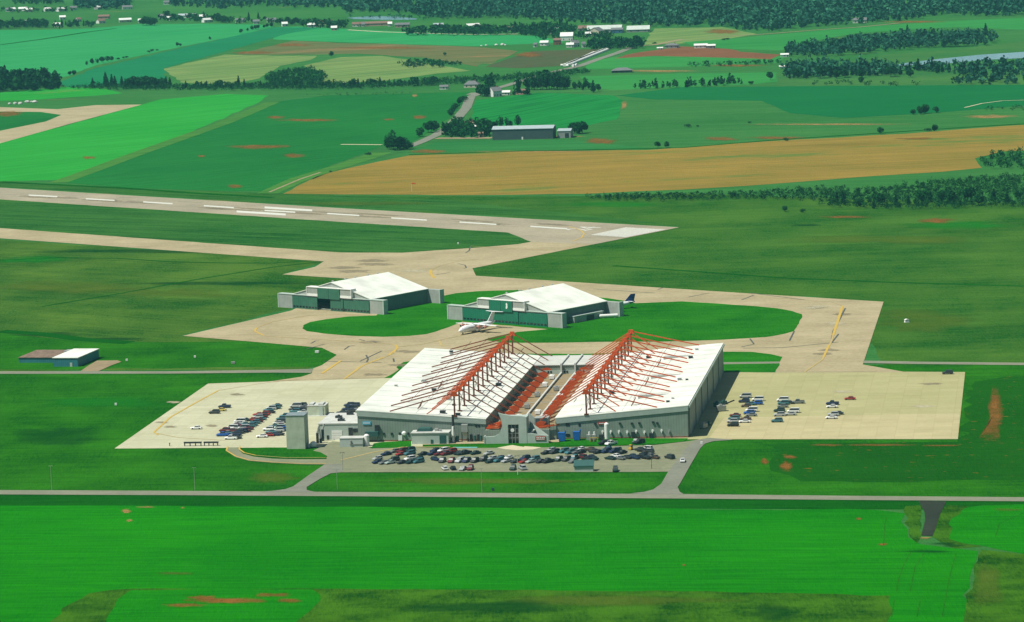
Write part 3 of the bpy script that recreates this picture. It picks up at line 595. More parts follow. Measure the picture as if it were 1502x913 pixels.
x, z = cf3(672,715); m = MB(); m.box(x-3, x+2.5, -2.2, -.02, 2.6, 4.6); m.box(x-2.9, x-2.6, -2.1, -1.8, .3, 2.6); m.box(x+2.1, x+2.4, -2.1, -1.8, .3, 2.6); m.build('service_canopy', C_teal, main)
x, z = cf3(700,675); fbox(x, z, 1.8, 2.4, .8, C_dark, 'wall_box')
# blue company board, lettering only suggested at this size
x, z = cf3(630,643); sb = fbox(x, z, 3.4, 1.3, .25, paint('blue_board', (.10,.42,.60), .5, .05, 1), 'wall_sign')
for i in range(6):
    m = MB(); m.box(x-1.35+i*.47, x-1.05+i*.47, -.30, -.255, z-.22, z+.25); m.build('letter', C_white, sb)
# little red-and-white board beside the silo
x, z = cf5(474,690); sb = fbox(x, z, 3.6, .9, .3, C_red, 'wall_sign')
m = MB(); m.box(x-1.4, x+1.4, -.35, -.305, z-.15, z+.15); m.build('letter', C_white, sb)
# front-right dark low block facing the court, with the red rods below
m = MB(); m.box(-63.4, -57.6, .8, 6, ZC+.2, 9.0); m.build('court_screen', C_hgrey, main)
m = MB(); m.box(-62.9, -57.9, .70, .79, ZC+.9, 8.7); m.build('screen_panel', paint('slate_panel', (.06,.09,.10), .6, .1, .5, ribs=(0, .8)), main)
m = MB(); m.prism([(-65.6, ZC+.1), (-63.42, ZC+.1), (-63.42, 9.0), (-65.6, 11.2)], 'y', 1.0, 2.0); m.build('court_screen', C_pale, main)
m = MB()
for i, (xa, ya) in enumerate(((-61.5, .2), (-59.5, .2), (-57.5, .2))):
    beam(m, (xa, -1.2+.4*i, ZC+.6), (xa+4.5, -.6+.4*i, ZC+1.7), .4, .5)
beam(m, (-62, -1.4, ZC+.5), (-55, -1.4, ZC+1.6), .5, .5); m.build('tie_beam', C_orange, main)
m = MB()
for i in range(3): beam(m, (-83.2+.4*i, -.9+.4*i, ZC+.6+.5*i), (-77.6, -.9+.4*i, ZC+.9+.9*i), .5, .6)
m.build('tie_beam', C_orange, main)
m = MB(); m.box(-83.6, -77.6, -1.6, 0.0, 0, ZC-.1); m.build('court_wall', C_wall, main)
m = MB(); m.box(-56.9, -54.2, -.6, 0.0, 0, ZC+1.2); m.box(-65.5, -56.9, -2.6, 0.0, 0, ZC+.0); m.build('court_wall', C_wall, main)
# entrance tower
ent = thing('entrance_tower', 'pale concrete entrance portal with tall glazed slot and curved side walls', 'entrance', at_b(-70.5, -8.6), BA)
m = MB()
m.prism([(-4.2, 0), (-2.6, 0), (-2.6, 7.9), (1.9, 7.9), (1.9, 0), (5.1, 0), (5.1, 10.9), (3.4, 11.3), (-1.0, 11.6), (-4.6, 12.2), (-6.4, 12.8), (-5.3, 10.2), (-4.9, 7.5)], 'y', 0, 1.1)
m.box(-4.1, 5.0, 1.12, 8.5, 0, 10.6); m.build('portal_wall', C_pale, ent)
m = MB(); m.prism([(-4.25, 0), (-12.3, 0), (-12.3, 2.9), (-8.2, 3.1), (-6.6, 3.9), (-5.6, 5.6), (-4.95, 7.4)], 'y', .05, 1.0); m.build('swept_wall', C_pale, ent)
m = MB(); m.box(-12.7, -12.31, -.1, 3.4, 0, 3.1); m.build('wall_pier', C_pale, ent)
m = MB(); m.box(-2.58, 1.88, .7, .9, 0, 7.88); gl = m.build('glazing', C_glass, ent)
m = MB()
for x in (-2.5, -1.05, .35, 1.75): m.box(x-.1, x+.1, .45, .68, 0, 7.85)
for z in (2.3, 4.2, 6.1): m.box(-2.5, 1.8, .5, .67, z-.08, z+.08)
m.build('mullion', C_galv, gl)
m = MB(); m.tube((-.8, .44, 5.5), (-.8, .25, 5.5), .75, n=20); m.build('clock_face', C_white, ent)
m = MB(); m.prism([(5.12, 0), (14.0, 0), (14.0, 3.1), (5.12, 4.3)], 'y', .1, .9); m.build('swept_wall', C_pale, ent)
m = MB(); m.poly([(5.2, 8.4, 7.8), (13.6, .95, 3.2), (13.6, 1.5, 3.2), (5.2, 9.0, 7.8), (5.2, 8.4, 0), (13.6, .95, 0), (13.6, 1.5, 0), (5.2, 9.0, 0)], [(0,1,2,3),(4,5,6,7),(0,1,5,4),(1,2,6,5),(2,3,7,6),(3,0,4,7)]); m.build('sloping_wall', C_pale, ent)
m = MB(); m.box(8.6, 12.8, -.12, .08, 1.3, 2.9); sg = m.build('red_sign', C_red, ent)
m = MB()
for i in range(5): m.box(9.1+i*.72, 9.6+i*.72, -.16, -.125, 2.05, 2.6)
m.box(9.0, 12.4, -.16, -.125, 1.55, 1.8); m.build('lettering', C_white, sg)
m = MB(); m.tube((6.4, 2.5, 3.8), (8.2, 1.2, 5.6), .3, n=8); m.build('pipe', C_white, ent)

# annex in front of the left wing
an = thing('boiler_annex', 'low pale annex with green roller door in front of the long grey wall', 'annex', at_b(-113.3, -7.9), BA)
m = MB(); m.box(0, 15.3, 0, 7.0, 0, 4.6); m.build('wall', C_pale, an)
m = MB(); m.box(-.3, 15.6, -.3, 7.0, 4.62, 4.95); m.build('roof', C_roof2, an)
m = MB(); m.box(11.6, 14.3, -.12, -.02, 0, 3.7); m.build('roller_door', C_teal, an)
m = MB(); m.box(7.9, 8.9, -.12, -.02, 0, 2.0); m.build('door', C_teal, an)
m = MB(); m.prism([(1.6, 4.96), (8.2, 4.96), (7.2, 6.2), (2.4, 6.2)], 'y', 2.6, 6.6); m.build('roof_plant', C_teal, an)
m = MB(); m.box(9.2, 10.6, 3, 5, 4.96, 6.0); m.box(11.2, 12.0, 2.5, 4, 4.96, 5.7); m.build('roof_plant', C_galv, an)
ck = thing('chimney_stack', 'tall dark steel chimney beside the low pale annex', 'chimney', at_b(-96.6, -3.2), BA)
m = MB(); m.tube((0, 0, 0), (0, 0, 11.4), .6, .5, n=14); m.build('flue', C_dark, ck); m = MB(); m.tube((.1, -1.3, 3), (.1, -1.3, 6.8), .7, .4, n=12); m.box(-.3, .5, -1.7, -.5, 0, 3); m.build('silencer', C_white, ck)
cy = thing('dust_collector', 'boxy galvanised dust collector on legs between the chimney and the entrance', 'dust collector', at_b(-91.8, -3.2), BA)
m = MB(); m.box(-1.3, 1.3, -1.2, 1.2, 4.4, 7.4); m.build('bin', C_galv, cy); m = MB(); m.loft([[(-1.3,-1.2,4.4),(1.3,-1.2,4.4),(1.3,1.2,4.4),(-1.3,1.2,4.4)],[(-.3,-.3,2.4),(.3,-.3,2.4),(.3,.3,2.4),(-.3,.3,2.4)]]); m.build('hopper', C_galv, cy)
for a in (-1.2, 1.2):
    for c in (-1.1, 1.1): m = MB(); m.box(a-.1, a+.1, c-.1, c+.1, 0, 4.4); m.build('leg', C_dark, cy)
for i, x in enumerate((-95, -89.3, -87.8, -86.4, -85.2)):
    e = thing('pressure_tank', ('squat dark tank right beside the chimney', 'first dark tank right of the dust collector', 'second dark tank right of the dust collector', 'third dark tank right of the dust collector', 'dark tank next to the left swept entrance wall')[i], 'tank', at_b(x, -3+.3*(i % 2)), BA, 'dark tanks by the hangar wall')
    m = MB(); m.tube((0, 0, .4), (0, 0, 2.6+.4*(i % 2)), .62, n=12); m.build('vessel', C_dark if i % 2 else C_teal, e)
    m = MB(); m.tube((0, 0, 0), (0, 0, .4), .5, n=12); m.tube((0, 0, 2.6), (0, 0, 3.6), .12, n=6); m.build('fitting', C_galv, e)

# left service buildings
ls = thing('workshop_block', 'flat-roofed grey workshop with white garage door beside the tall hangar corner', 'workshop', at_b(-154.6, 5.6), BA)
m = MB(); m.box(0, 17.5, 0, 27, 0, 6.7); m.build('wall', C_conc if False else C_pale, ls); m = MB(); m.box(-.2, 17.6, -.2, 27.2, 6.72, 7.15); m.build('roof', C_roof2, ls)
m = MB(); m.box(5.4, 9.8, -.14, -.02, 0, 4.1); gd = m.build('garage_door', C_white, ls)
m = MB()
for z in (1.0, 2.0, 3.0): m.box(5.5, 9.7, -.17, -.145, z-.04, z+.04)
m.build('panel_line', C_galv, gd)
m = MB(); m.box(3.3, 4.2, -.14, -.02, 0, 2.1); m.build('door', C_dark, ls)
m = MB(); m.box(12.6, 14.3, -.6, -.02, 1.8, 5.2); m.box(14.7, 16.4, -.9, -.02, 3.3, 4.9); m.build('wall_plant', C_dark, ls)
for x, y in ((6.0, 14), (9.4, 22), (8.5, 6)): m = MB(); m.box(x-1.4, x+1.4, y-.9, y+.9, 7.16, 8.1); m.tube((x, y, 8.1), (x, y, 8.5), .5, n=10); m.build('roof_unit', C_dark, ls)
tw = thing('hose_tower', 'tall windowless concrete tower standing on grass left of the hangar', 'tower', at_b(-164.0, -16.2), BA)
m = MB(); m.box(0, 7.7, 0, 8.2, 0, 13.9); m.build('shaft', C_conc, tw); m = MB(); m.box(-.15, 7.85, -.15, 8.35, 13.92, 14.2); m.build('roof', paint('blue_grey_roof', (.22,.28,.30), .8, .2, .5), tw)
m = MB(); m.box(7.72, 7.82, 3.2, 4.3, 0, 2.1); m.build('door', C_dark, tw)
cb = thing('test_cell', 'small boxy concrete building with ribbed roof standing on the apron behind the tower', 'outbuilding', at_b(-171.8, 69), BA)
m = MB(); m.box(0, 7.9, 0, 8.0, .35, 4.4); m.build('wall', C_conc, cb); m = MB(); m.box(-.6, 8.6, -1.6, 8.4, 0, .33); m.build('slab', C_roof2, cb)
m = MB(); m.box(-.1, 8.0, -.1, 8.1, 4.42, 4.7); m.box(.6, 2.4, 1, 7, 4.71, 5.3); m.box(4.8, 6.8, 1, 7, 4.71, 5.3); m.build('roof', C_roof2, cb)
m = MB(); m.box(5.1, 6.9, -.3, -.02, .4, 4.2); m.build('duct_panel', C_pale, cb)
for i, (xx, yy, zz, L) in enumerate(((-153.6, -3, 5.5, 3), (-152.5, 3, 6.0, 2.4), (-154.6, 2, 4.8, 2.8), (-152.6, -1.5, 3, 4.0))):
    e = thing('exhaust_duct', ('upper pale duct between tower and workshop', 'short pale duct against the workshop wall', 'middle pale duct in the tower shadow', 'long slanting pale duct in the tower shadow')[i], 'duct', at_b(xx, yy), BA, 'ducts between tower and workshop')
    m = MB(); m.tube((0, 0, zz-1), (-.6 if i == 3 else .8, .2, zz+L-1), .42, n=10); m.build('pipe', C_galv, e); m = MB(); m.box(-.5, .5, -.4, .4, 0, zz-1); m.build('base_block', C_dark, e)
ts = thing('tank_container', 'long pale flat-topped container unit beside the driveway, left of the hangar corner', 'container', at_b(-142.4, -13), BA)
m = MB(); m.box(0, 9.6, 0, 5.4, .25, 3.7); m.build('body', C_pale, ts); m = MB(); m.box(-.15, 9.75, -.15, 5.55, 3.72, 3.95); m.build('roof', C_roof2, ts); m = MB(); m.box(4, 9.4, -.2, -.02, 1.3, 1.6); m.tube((4.6, -.3, 1.4), (4.6, -.3, 3), .35, n=10); m.build('pipework', C_galv, ts)
m = MB(); m.box(.3, 9.3, .3, 5.1, 0, .25); m.build('skid', C_dark, ts)
t2 = thing('white_vessel', 'upright white cylinder against the right end of the pale container unit', 'tank', at_b(-131.6, -10.5), BA)
m = MB(); m.tube((0, 0, .3), (0, 0, 4.6), 1.1, n=16); m.tube((0, 0, 4.6), (0, 0, 5.1), 1.1, .4, n=16); m.build('vessel', C_white, t2); m = MB(); m.tube((0, 0, 0), (0, 0, .3), 1.2, n=12); m.build('base', C_dark, t2)
dm = thing('dome_tank', 'round white tank on the grass at the foot of the tall tower', 'tank', at_b(-153.7, -12), BA)
m = MB(); n = 18
rings = [[(1.5*math.cos(p)*math.cos(2*math.pi*i/n), 1.5*math.cos(p)*math.sin(2*math.pi*i/n), 1.35+1.35*math.sin(p)) for i in range(n)] for p in [R(a) for a in (-80,-55,-30,0,30,55,80)]]
m.loft(rings); m.build('shell', C_white, dm, True); m = MB(); m.box(-2.4, -1.3, -.5, .5, 0, 1.6); m.build('pump_box', C_white, dm)

# silo and blue bins in front of the right wing
si = thing('gas_silo', 'tall slim white cryogenic tank standing before the right half of the long wall', 'silo', at_b(-32.9, -4.8), BA)
m = MB(); m.tube((0, 0, .9), (0, 0, 7.0), .95, n=18); m.tube((0, 0, 7.0), (0, 0, 7.6), .95, .3, n=18); m.build('vessel', C_white, si, False)
m = MB()
for a in range(3): m.tube((.8*math.cos(a*2.1), .8*math.sin(a*2.1), 0), (.7*math.cos(a*2.1), .7*math.sin(a*2.1), 1.0), .1, n=6)
m.box(-3.2, -1.3, -.8, .8, 0, 2.6); m.build('vaporiser', C_dark, si)
for i, (x, y) in enumerate(((-51.3, -5.4), (-45.4, -3.4))):
    e = thing('waste_skip', ('left one of the two bright blue bins by the hangar wall', 'right one of the two bright blue bins by the hangar wall')[i], 'skip', at_b(x, y), BA, 'blue bins by the hangar wall')
    m = MB(); m.prism([(-1.2, .5), (1.2, .5), (1.5, 3.6), (-1.5, 3.6)], 'y', -1.3, 1.3); m.build('body', C_blue, e); m = MB(); m.box(-1.55, 1.55, -1.35, 1.35, 3.62, 3.8); m.tube((1.3, -.9, 3.7), (1.8, -1.4, 4.8), .25, n=8); m.build('lid', C_blue, e)
    for a in (-1, 1): m = MB(); m.box(a-.12, a+.12, -1.2, 1.2, 0, .5); m.build('foot', C_dark, e)
for i, (x, y) in enumerate(((-40.5, -3.2), (-38.4, -3.2))):
    e = thing('compressor', ('grey machine unit next to the blue bins', 'grey machine unit nearer the white silo')[i], 'machine', at_b(x, y), BA, 'machine units by the wall')
    m = MB(); m.box(-.9, .9, -1, 1, .3, 2.4); m.build('casing', C_galv, e); m = MB(); m.tube((.2, 0, 2.4), (.2, 0, 3.6), .35, n=10); m.build('stack', C_white, e); m = MB(); m.box(-1, 1, -1.1, 1.1, 0, .3); m.build('skid', C_dark, e)
ee = thing('gas_bottle_rack', 'yellow frame with cylinders on the verge near the blue bins', 'rack', at_b(-38, -8.2), BA)
m = MB()
for a in (-1.5, 0, 1.5): m.box(a-.08, a+.08, -.08, .08, 0, 2.0)
m.box(-1.6, 1.6, -.06, .06, 1.9, 2.1); m.build('frame', C_yellow, ee); m = MB()
for a in (-1.1, -.7, -.3, .4, .8): m.tube((a, .5, 0), (a, .5, 1.5), .17, n=8)
m.build('bottles', C_brownroof, ee)
# plant standing in the shade on the right
for i, (x, y, s) in enumerate(((5.5, 78, 1), (8.2, 66, 1.2), (7.8, 84, .8), (4.5, 22, 1), (6, 30, .7))):
    e = thing('ground_power_unit', ('dark equipment cart in the hangar shade, middle of the row', 'equipment cart at the edge of the hangar shade', 'farthest equipment cart in the hangar shade', 'nearest equipment cart in the hangar shade', 'small equipment cart in the near hangar shade')[i], 'equipment cart', at_b(x, y), BA+R(20*i), 'equipment along the right hangar wall')
    m = MB(); m.box(-1.6*s, 1.6*s, -.9*s, .9*s, .5, 2.2*s); m.box(-.8*s, .3*s, -.6*s, .6*s, 2.2*s, 2.7*s); m.build('housing', C_galv if i % 2 else C_teal, e)
    m = MB()
    for a in (-1.1, 1.1):
        for c in (-.8, .8): m.tube((a*s, c*s-.1, .4), (a*s, c*s+.1, .4), .4, n=10)
    m.build('wheels', C_dark, e)
ct = thing('conveyor_lift', 'dark lifting boom machine at the edge of the shade right of the hangar', 'lift', at_b(9.5, 72), BA)
m = MB(); beam(m, (-3, 0, 1.2), (3.6, 3, 3.4), .5, .5); m.build('boom', C_dark, ct); m = MB(); m.box(-3.6, -.8, -1, 1, .4, 1.6); m.build('chassis', C_galv, ct)

# ---------------- two door-fronted hangars beyond
def hangar(px_left, ang, wdt, opening, bright, label, lean):
    o = G(*px_left); h = thing('aircraft_hangar', label, 'hangar', (o.x, o.y, 0), R(ang), None)
    gx0, gx1 = 10.2, wdt-9.6; mid = (gx0+gx1)/2; ap = 14.9; ez = 7.4; D0 = 46.5; gm_ = C_greenB if bright else C_green
    m = MB(); m.prism([(gx0, 0), (gx0+.4, 0), (gx0+.4, ez-.2), (gx0, ez-.2)], 'y', .9, D0-.02); m.build('wall', C_hblue, h)
    m = MB(); m.prism([(gx1-.4, 0), (gx1, 0), (gx1, ez-.2), (gx1-.4, ez-.2)], 'y', .9, D0-.02); m.build('wall', C_hblue, h)
    m = MB(); m.prism([(gx0, ez-.6), (gx1, ez-.6), (gx1, ez), (mid, ap-.1), (gx0, ez)], 'y', 1.0, 1.6); m.build('gable', C_hgrey, h)
    m = MB(); m.prism([(gx0, 0), (gx1, 0), (gx1, ez), (mid, ap-.1), (gx0, ez)], 'y', D0-.6, D0-.03); m.build('gable', C_hgrey, h)
    m = MB(); m.prism([(gx0-.6, ez-.05), (mid, ap), (gx1+.6, ez-.05), (gx1+.6, ez+.3), (mid, ap+.35), (gx0-.6, ez+.3)], 'y', .6, D0+.3); rf = m.build('roof', C_roof, h)
    for k in range(5):
        x = mid-1.5 if k % 2 else mid-2.5; y = 5+k*9; zz = ap-(mid-x)*(ap-ez)/(mid-gx0)
        m = MB(); m.tube((x, y, zz), (x, y, zz+1.0), .5, n=10); m.tube((x, y, zz+1.0), (x, y, zz+1.3), .75, .3, n=10); m.build('ridge_vent', C_galv, rf)
    # header, pockets, tail gate
    m = MB(); m.box(gx0, gx1, .2, .9, 6.6, 7.3); m.build('door_header', C_hgrey, h)
    m = MB(); m.box(-.15, 21.2, -.3, 3.2, 7.32, 7.6); m.box(52.6, wdt+.15, -.3, 3.2, 7.32, 7.6); m.build('coping', C_white if False else C_pale, h)
    for x0, x1, y0 in ((0, gx0, -.1), (gx1, wdt, -.1), (gx1-1.2, wdt-1.0, D0), (1.0, gx0+1.2, D0)):
        m = MB(); m.box(x0, x1-.02, y0, y0+3.1, 0, 7.3 if y0 > 0 else 7.31); pk = m.build('door_pocket', C_hgrey, h)
        m = MB(); m.box(x1-.5, x1+.12, y0-.15, y0+3.25, 0, 7.5) if x0 > 20 else m.box(x0-.12, x0+.5, y0-.15, y0+3.25, 0, 7.5); m.build('edge_trim', C_pale, pk)
    nd = 6; lw = (gx1-gx0)/nd
    for k in range(nd):
        x0 = gx0+k*lw
        if opening and k == 2: continue
        yo = .0 if k % 2 else .35
        m = MB(); m.box(x0+.1, x0+lw-.1, -.5+yo, -.15+yo, .15, 6.58); dr = m.build('hangar_door', gm_, h)
        m = MB()
        for j in range(4): m.box(x0+.7+j*lw/4.2, x0+.5+(j+.8)*lw/4.2, -.56+yo, -.51+yo, .8, 1.7)
        m.build('window_strip', C_glass, dr)
    m = MB(); m.box(21.4, 29.0, -.6, 3.0, 7.35, 12.0); m.box(44.8, 52.4, -.6, 3.0, 7.35, 12.0); m.build('gate_flank', C_hgrey, h)
    m = MB(); m.box(21.2, 52.6, -.9, 3.2, 12.02, 12.35); m.box(21.1, 21.38, -.9, 3.1, 7.4, 12.0); m.box(52.42, 52.7, -.9, 3.1, 7.4, 12.0)
    m.box(21.4, 29.0, -.75, -.62, 7.4, 8.7); m.box(44.8, 52.4, -.75, -.62, 7.4, 8.7); m.build('white_frame', C_white, h)
    for x0, x1 in ((29.1, 36.7), (36.9, 44.6)): m = MB(); m.box(x0, x1, -1.0, -.66, 6.45, 11.95); tg = m.build('tail_door', gm_, h)
    if bright: m = MB(); m.prism([(40.3, 8.2), (41.1, 7.9), (41.6, 8.8), (41.5, 10.6), (41.0, 11.0), (40.4, 10.6), (40.6, 9.6)], 'y', -1.06, -1.01); m.build('emblem', C_white, tg)
    else: m = MB(); m.box(24, 36, -.62, -.53, 1.2, 2.0) if False else m.box(46, 47.2, -.62, -.53, 1.2, 2.2); m.build('small_door', C_dark, h)
    m = MB(); m.box(gx0+.5, gx1-.5, 1, D0-1, .5, .56); m.build('floor', C_conc, h)
    m = MB(); m.box(mid+14, mid+20, D0+.4, D0+5, 0, 7.9); m.build('rear_lean_to', C_roof2, h)
    if lean:
        m = MB(); m.box(gx1+.05, gx1+2.9, 17.3, 40.3, 0, 3.3); an_ = m.build('side_annex', C_hgrey, h); m = MB(); m.box(gx1+.05, gx1+3.1, 17.1, 40.5, 3.32, 3.6); m.build('annex_roof', C_pale, an_)
        m = MB(); m.box(gx1+2.92, gx1+3.0, 27, 33, .2, 2.8); m.build('annex_door', C_dark, an_)
    return h
hangar((400+50/5.777, 380+410/5.777), -39.3, 74.3, True, False, 'left aircraft hangar with dull green doors, one leaf open on the dark inside', False)
hangar((640+85/5.007, 400+345/5.007), -40.85, 76.6, False, True, 'right aircraft hangar with bright green closed doors behind the parked white jet', True)

# blue shed on the left
sh = thing('storage_shed', 'low turquoise metal shed, half rusty brown roof and half white, beside the perimeter road', 'shed', (-240.1, 1812.5, 0), R(-14))
m = MB(); m.box(0, 22.4, 0, 25, 0, 2.5); m.build('low_wall', C_shed, sh); m = MB(); m.box(-.3, 22.4, -.3, 25.2, 2.52, 2.75); m.build('rusty_roof', C_brownroof, sh)
m = MB(); m.box(22.42, 35, -12.6, 17, 0, 4.2); m.build('wall', C_shed, sh); m = MB(); m.box(22.1, 35.3, -12.9, 17.3, 4.22, 4.5); m.build('white_roof', C_roof, sh)
m = MB(); m.box(18.5, 21.4, -.12, -.02, 0, 2.3); m.box(31, 32.2, -12.75, -12.62, 0, 2.0); m.build('door', C_pale, sh); m = MB(); m.box(17.5, 22, 15, 21, 2.76, 3.6); m.build('roof_plant', C_galv, sh)

# kiosk on the edge of the car park
ko = G(842.5, 693); kk = thing('bus_shelter', 'small pale shelter with dark green roof at the car park edge', 'shelter', (ko.x, ko.y, 0.2), R(-6))
m = MB(); m.box(0, 7.4, 0, 3.2, 0, 1.9); m.build('wall', C_pale, kk); m = MB(); m.prism([(-.3, 1.95), (3.5, 3.9), (3.5, 4.1), (-.3, 2.2)], 'x', -.3, 7.7); m.build('roof', C_teal, kk); m = MB(); m.box(-.1, 7.5, -.15, -.02, 1.9, 2.35); m.build('fascia', C_teal, kk)

# ================================================================ AIRCRAFT
def ring(cx, cz, ry, rz_, y, n=16): return [(cx+ry*math.cos(2*math.pi*i/n), y, cz+rz_*math.sin(2*math.pi*i/n)) for i in range(n)]
def slab(m, root_le, root_te, tip_le, tip_te, th0, th1):
    """wing panel between chord lines"""
    def rr(le, te, th): le = Vector(le); te = Vector(te); c = te-le; u = Vector((0, 0, 1)); return [le, le+c*.25+u*th*.5, le+c*.6+u*th*.4, te, le+c*.6-u*th*.3, le+c*.25-u*th*.4]
    m.loft([rr(root_le, root_te, th0), rr(tip_le, tip_te, th1)])
PW = paint('aircraft_white', (.80,.82,.82), .35, .04, .3, spec=.5)
PP = paint('salmon_engine_paint', (.62,.30,.24), .4, .08, .5)
PB = paint('aircraft_blue', (.01,.035,.22), .35, .08, .5, spec=.5)
def jet(nose, heading):
    """four-engined high-wing T-tail airliner, nose at local origin pointing -y, length 28.6 m, span 26.3 m"""
    e = thing('regional_jet', 'white four-engined high-wing jet with T-tail parked before the green hangar doors', 'aeroplane', nose, heading)
    m = MB(); P = [(0,.15,1.9),(.5,.6,2.0),(1.5,1.15,2.15),(3.2,1.62,2.4),(5.5,1.78,2.5),(19,1.78,2.5),(22.5,1.4,2.8),(25.5,.85,3.2),(28.2,.3,3.5)]
    m.loft([ring(0, z, r, r, y) for y, r, z in P]); fu = m.build('fuselage', PW, e, True)
    m = MB(); m.box(-1.0, 1.0, 1.75, 2.0, 2.75, 3.15); m.build('windscreen', C_glass, fu)
    for s in (-1, 1):
        m = MB()
        for k in range(22): m.box(s*1.73-.06, s*1.73+.06, 5.5+k*.62, 5.8+k*.62, 2.75, 3.1)
        m.build('cabin_windows', C_glass, fu)
        m = MB(); slab(m, (s*.6, 10.2, 4.3), (s*.6, 14.6, 4.3), (s*13.15, 13.1, 3.6), (s*13.15, 14.7, 3.6), .6, .2); m.build('wing', PW, e)
        for xx, yy in ((4.1, 9.2), (7.4, 10.2)):
            m = MB(); m.loft([ring(s*xx, 3.0, a, a, yy+d) for d, a in ((0,.62),(.3,.78),(1.4,.8),(2.6,.55),(3.2,.3))]); en = m.build('engine', PP, e, True)
            m = MB(); m.box(s*xx-.12, s*xx+.12, yy+.9, yy+3, 3.4, 4.2); m.build('pylon', PW, en); m = MB(); m.tube((s*xx, yy-.02, 3.0), (s*xx, yy-.06, 3.0), .5, n=14); m.build('intake', C_dark, en)
        m = MB(); slab(m, (0, 26.2, 8.5), (0, 28.6, 8.5), (s*5.5, 27.6, 8.5), (s*5.5, 29.0, 8.5), .25, .12); m.build('tailplane', PW, e)
        m = MB(); m.box(s*1.9-.45, s*1.9+.45, 11.2, 14.6, .9, 1.7); m.build('gear_fairing', PW, e); m = MB(); m.tube((s*2.2-.25, 13, .5), (s*2.2+.25, 13, .5), .5, n=12); m.tube((s*2.2, 13, .5), (s*2.0, 13, 1.3), .14, n=6); m.build('main_wheel', C_dark, e)
    m = MB(); m.poly([(-.15, 22.2, 3.9), (.15, 22.2, 3.9), (.15, 26.6, 3.9), (-.15, 26.6, 3.9), (-.1, 26.2, 8.5), (.1, 26.2, 8.5), (.1, 28.4, 8.5), (-.1, 28.4, 8.5)], [(0,1,2,3),(4,5,6,7),(0,1,5,4),(1,2,6,5),(2,3,7,6),(3,0,4,7)]); m.build('fin', PW, e)
    m = MB(); m.tube((-.2, 3, .35), (.2, 3, .35), .35, n=12); m.tube((0, 3, .35), (0, 3, 1.2), .1, n=6); m.build('nose_wheel', C_dark, e)
    return e
JN = G(676, 491); jet((JN.x-.9, JN.y-3.2, .17), math.atan2(20.5, 17.0)-math.pi/2)
def turboprop(tail, heading):
    e = thing('turboprop_airliner', 'white airliner with dark blue fin half hidden behind the green-doored hangar', 'aeroplane', tail, heading)
    m = MB(); P = [(0,.25,3.3),(3,.8,2.9),(7,1.25,2.5),(20,1.3,2.4),(23,1.1,2.3),(25,.5,2.1),(25.6,.15,2.0)]
    m.loft([ring(0, z, r, r, y) for y, r, z in P]); fu = m.build('fuselage', PW, e, True)
    m = MB(); m.poly([(-.15,.4,3.5),(.15,.4,3.5),(.15,5.8,3.5),(-.15,5.8,3.5),(-.1,-.6,7.3),(.1,-.6,7.3),(.1,2.0,7.3),(-.1,2.0,7.3)], [(0,1,2,3),(4,5,6,7),(0,1,5,4),(1,2,6,5),(2,3,7,6),(3,0,4,7)]); m.build('fin', PB, e)
    m = MB(); m.loft([ring(0, z, r, r, y) for y, r, z in [(-.1,.3,3.3),(2.6,.82,2.96)]]); m.build('tail_cone', PB, fu, True)
    for s in (-1, 1):
        m = MB(); slab(m, (s*.1, 2.4, 8.1) if False else (s*.1, 4.0, 3.6), (s*.1, 1.8, 3.6), (s*3.6, 3.0, 3.7), (s*3.6, 1.6, 3.7), .2, .1); m.build('tailplane', PW, e)
        m = MB(); slab(m, (s*.6, 14.6, 3.9), (s*.6, 12.2, 3.9), (s*12.5, 14.2, 3.9), (s*12.5, 12.6, 3.9), .4, .15); m.build('wing', PW, e)
        m = MB(); m.loft([ring(s*4.2, 3.4, a, a, y) for y, a in ((11,.3),(13,.6),(16,.6),(17,.35))]); m.build('engine', PW, e, True)
        m = MB(); m.tube((s*4.2-.2, 13, .5), (s*4.2+.2, 13, .5), .5, n=12); m.tube((s*4.2, 13, .5), (s*4.2, 13, 3), .12, n=6); m.build('main_wheel', C_dark, e)
    m = MB(); m.tube((0, 23, .4), (0, 23, 1.6), .15, n=6); m.tube((-.2, 23, .4), (.2, 23, .4), .4, n=10); m.build('nose_wheel', C_dark, e)
    return e
TP = G(931, 452); turboprop((TP.x, TP.y, .17), R(112))
m = MB(); rr = G(893, 467)
e = thing('fuel_tank', 'long white cylindrical tank lying on grass right of the green-doored hangar', 'tank', (rr.x, rr.y, .18), R(8))
m.tube((-4.5, 0, 1.1), (4.5, 0, 1.1), .9, n=16); m.tube((4.5, 0, 1.1), (5, 0, 1.1), .9, .4, n=16); m.tube((-4.5, 0, 1.1), (-5, 0, 1.1), .9, .4, n=16); m.build('vessel', C_white, e)
for a in (-3, 3): m = MB(); m.box(a-.3, a+.3, -.8, .8, 0, .5); m.build('saddle', C_conc, e)

# ================================================================ CARS
def carpaint(name, col, metallic=.2):
    m, t, b = newmat('car_'+name, .42, .4); b.inputs['Base Color'].default_value = (*col, 1); b.inputs['Metallic'].default_value = metallic; b.inputs['Coat Weight'].default_value = .15; b.inputs['Coat Roughness'].default_value = .3; return m
CC = {'white': (.75,.77,.76), 'silver': (.42,.45,.46), 'grey': (.17,.19,.19), 'black': (.012,.014,.016), 'charcoal': (.035,.04,.045), 'navy': (.012,.025,.08), 'blue': (.01,.10,.42), 'teal': (.05,.17,.20), 'dark green': (.012,.04,.035),
      'maroon': (.13,.012,.02), 'red': (.34,.02,.015), 'brown': (.10,.06,.04), 'yellow': (.62,.50,.10), 'pale green': (.40,.50,.46)}
CM = {k: carpaint(k.replace(' ', '_'), v) for k, v in CC.items()}
CARGLASS = paint('car_glass', (.02,.03,.035), .4, .05, 1, spec=.4)
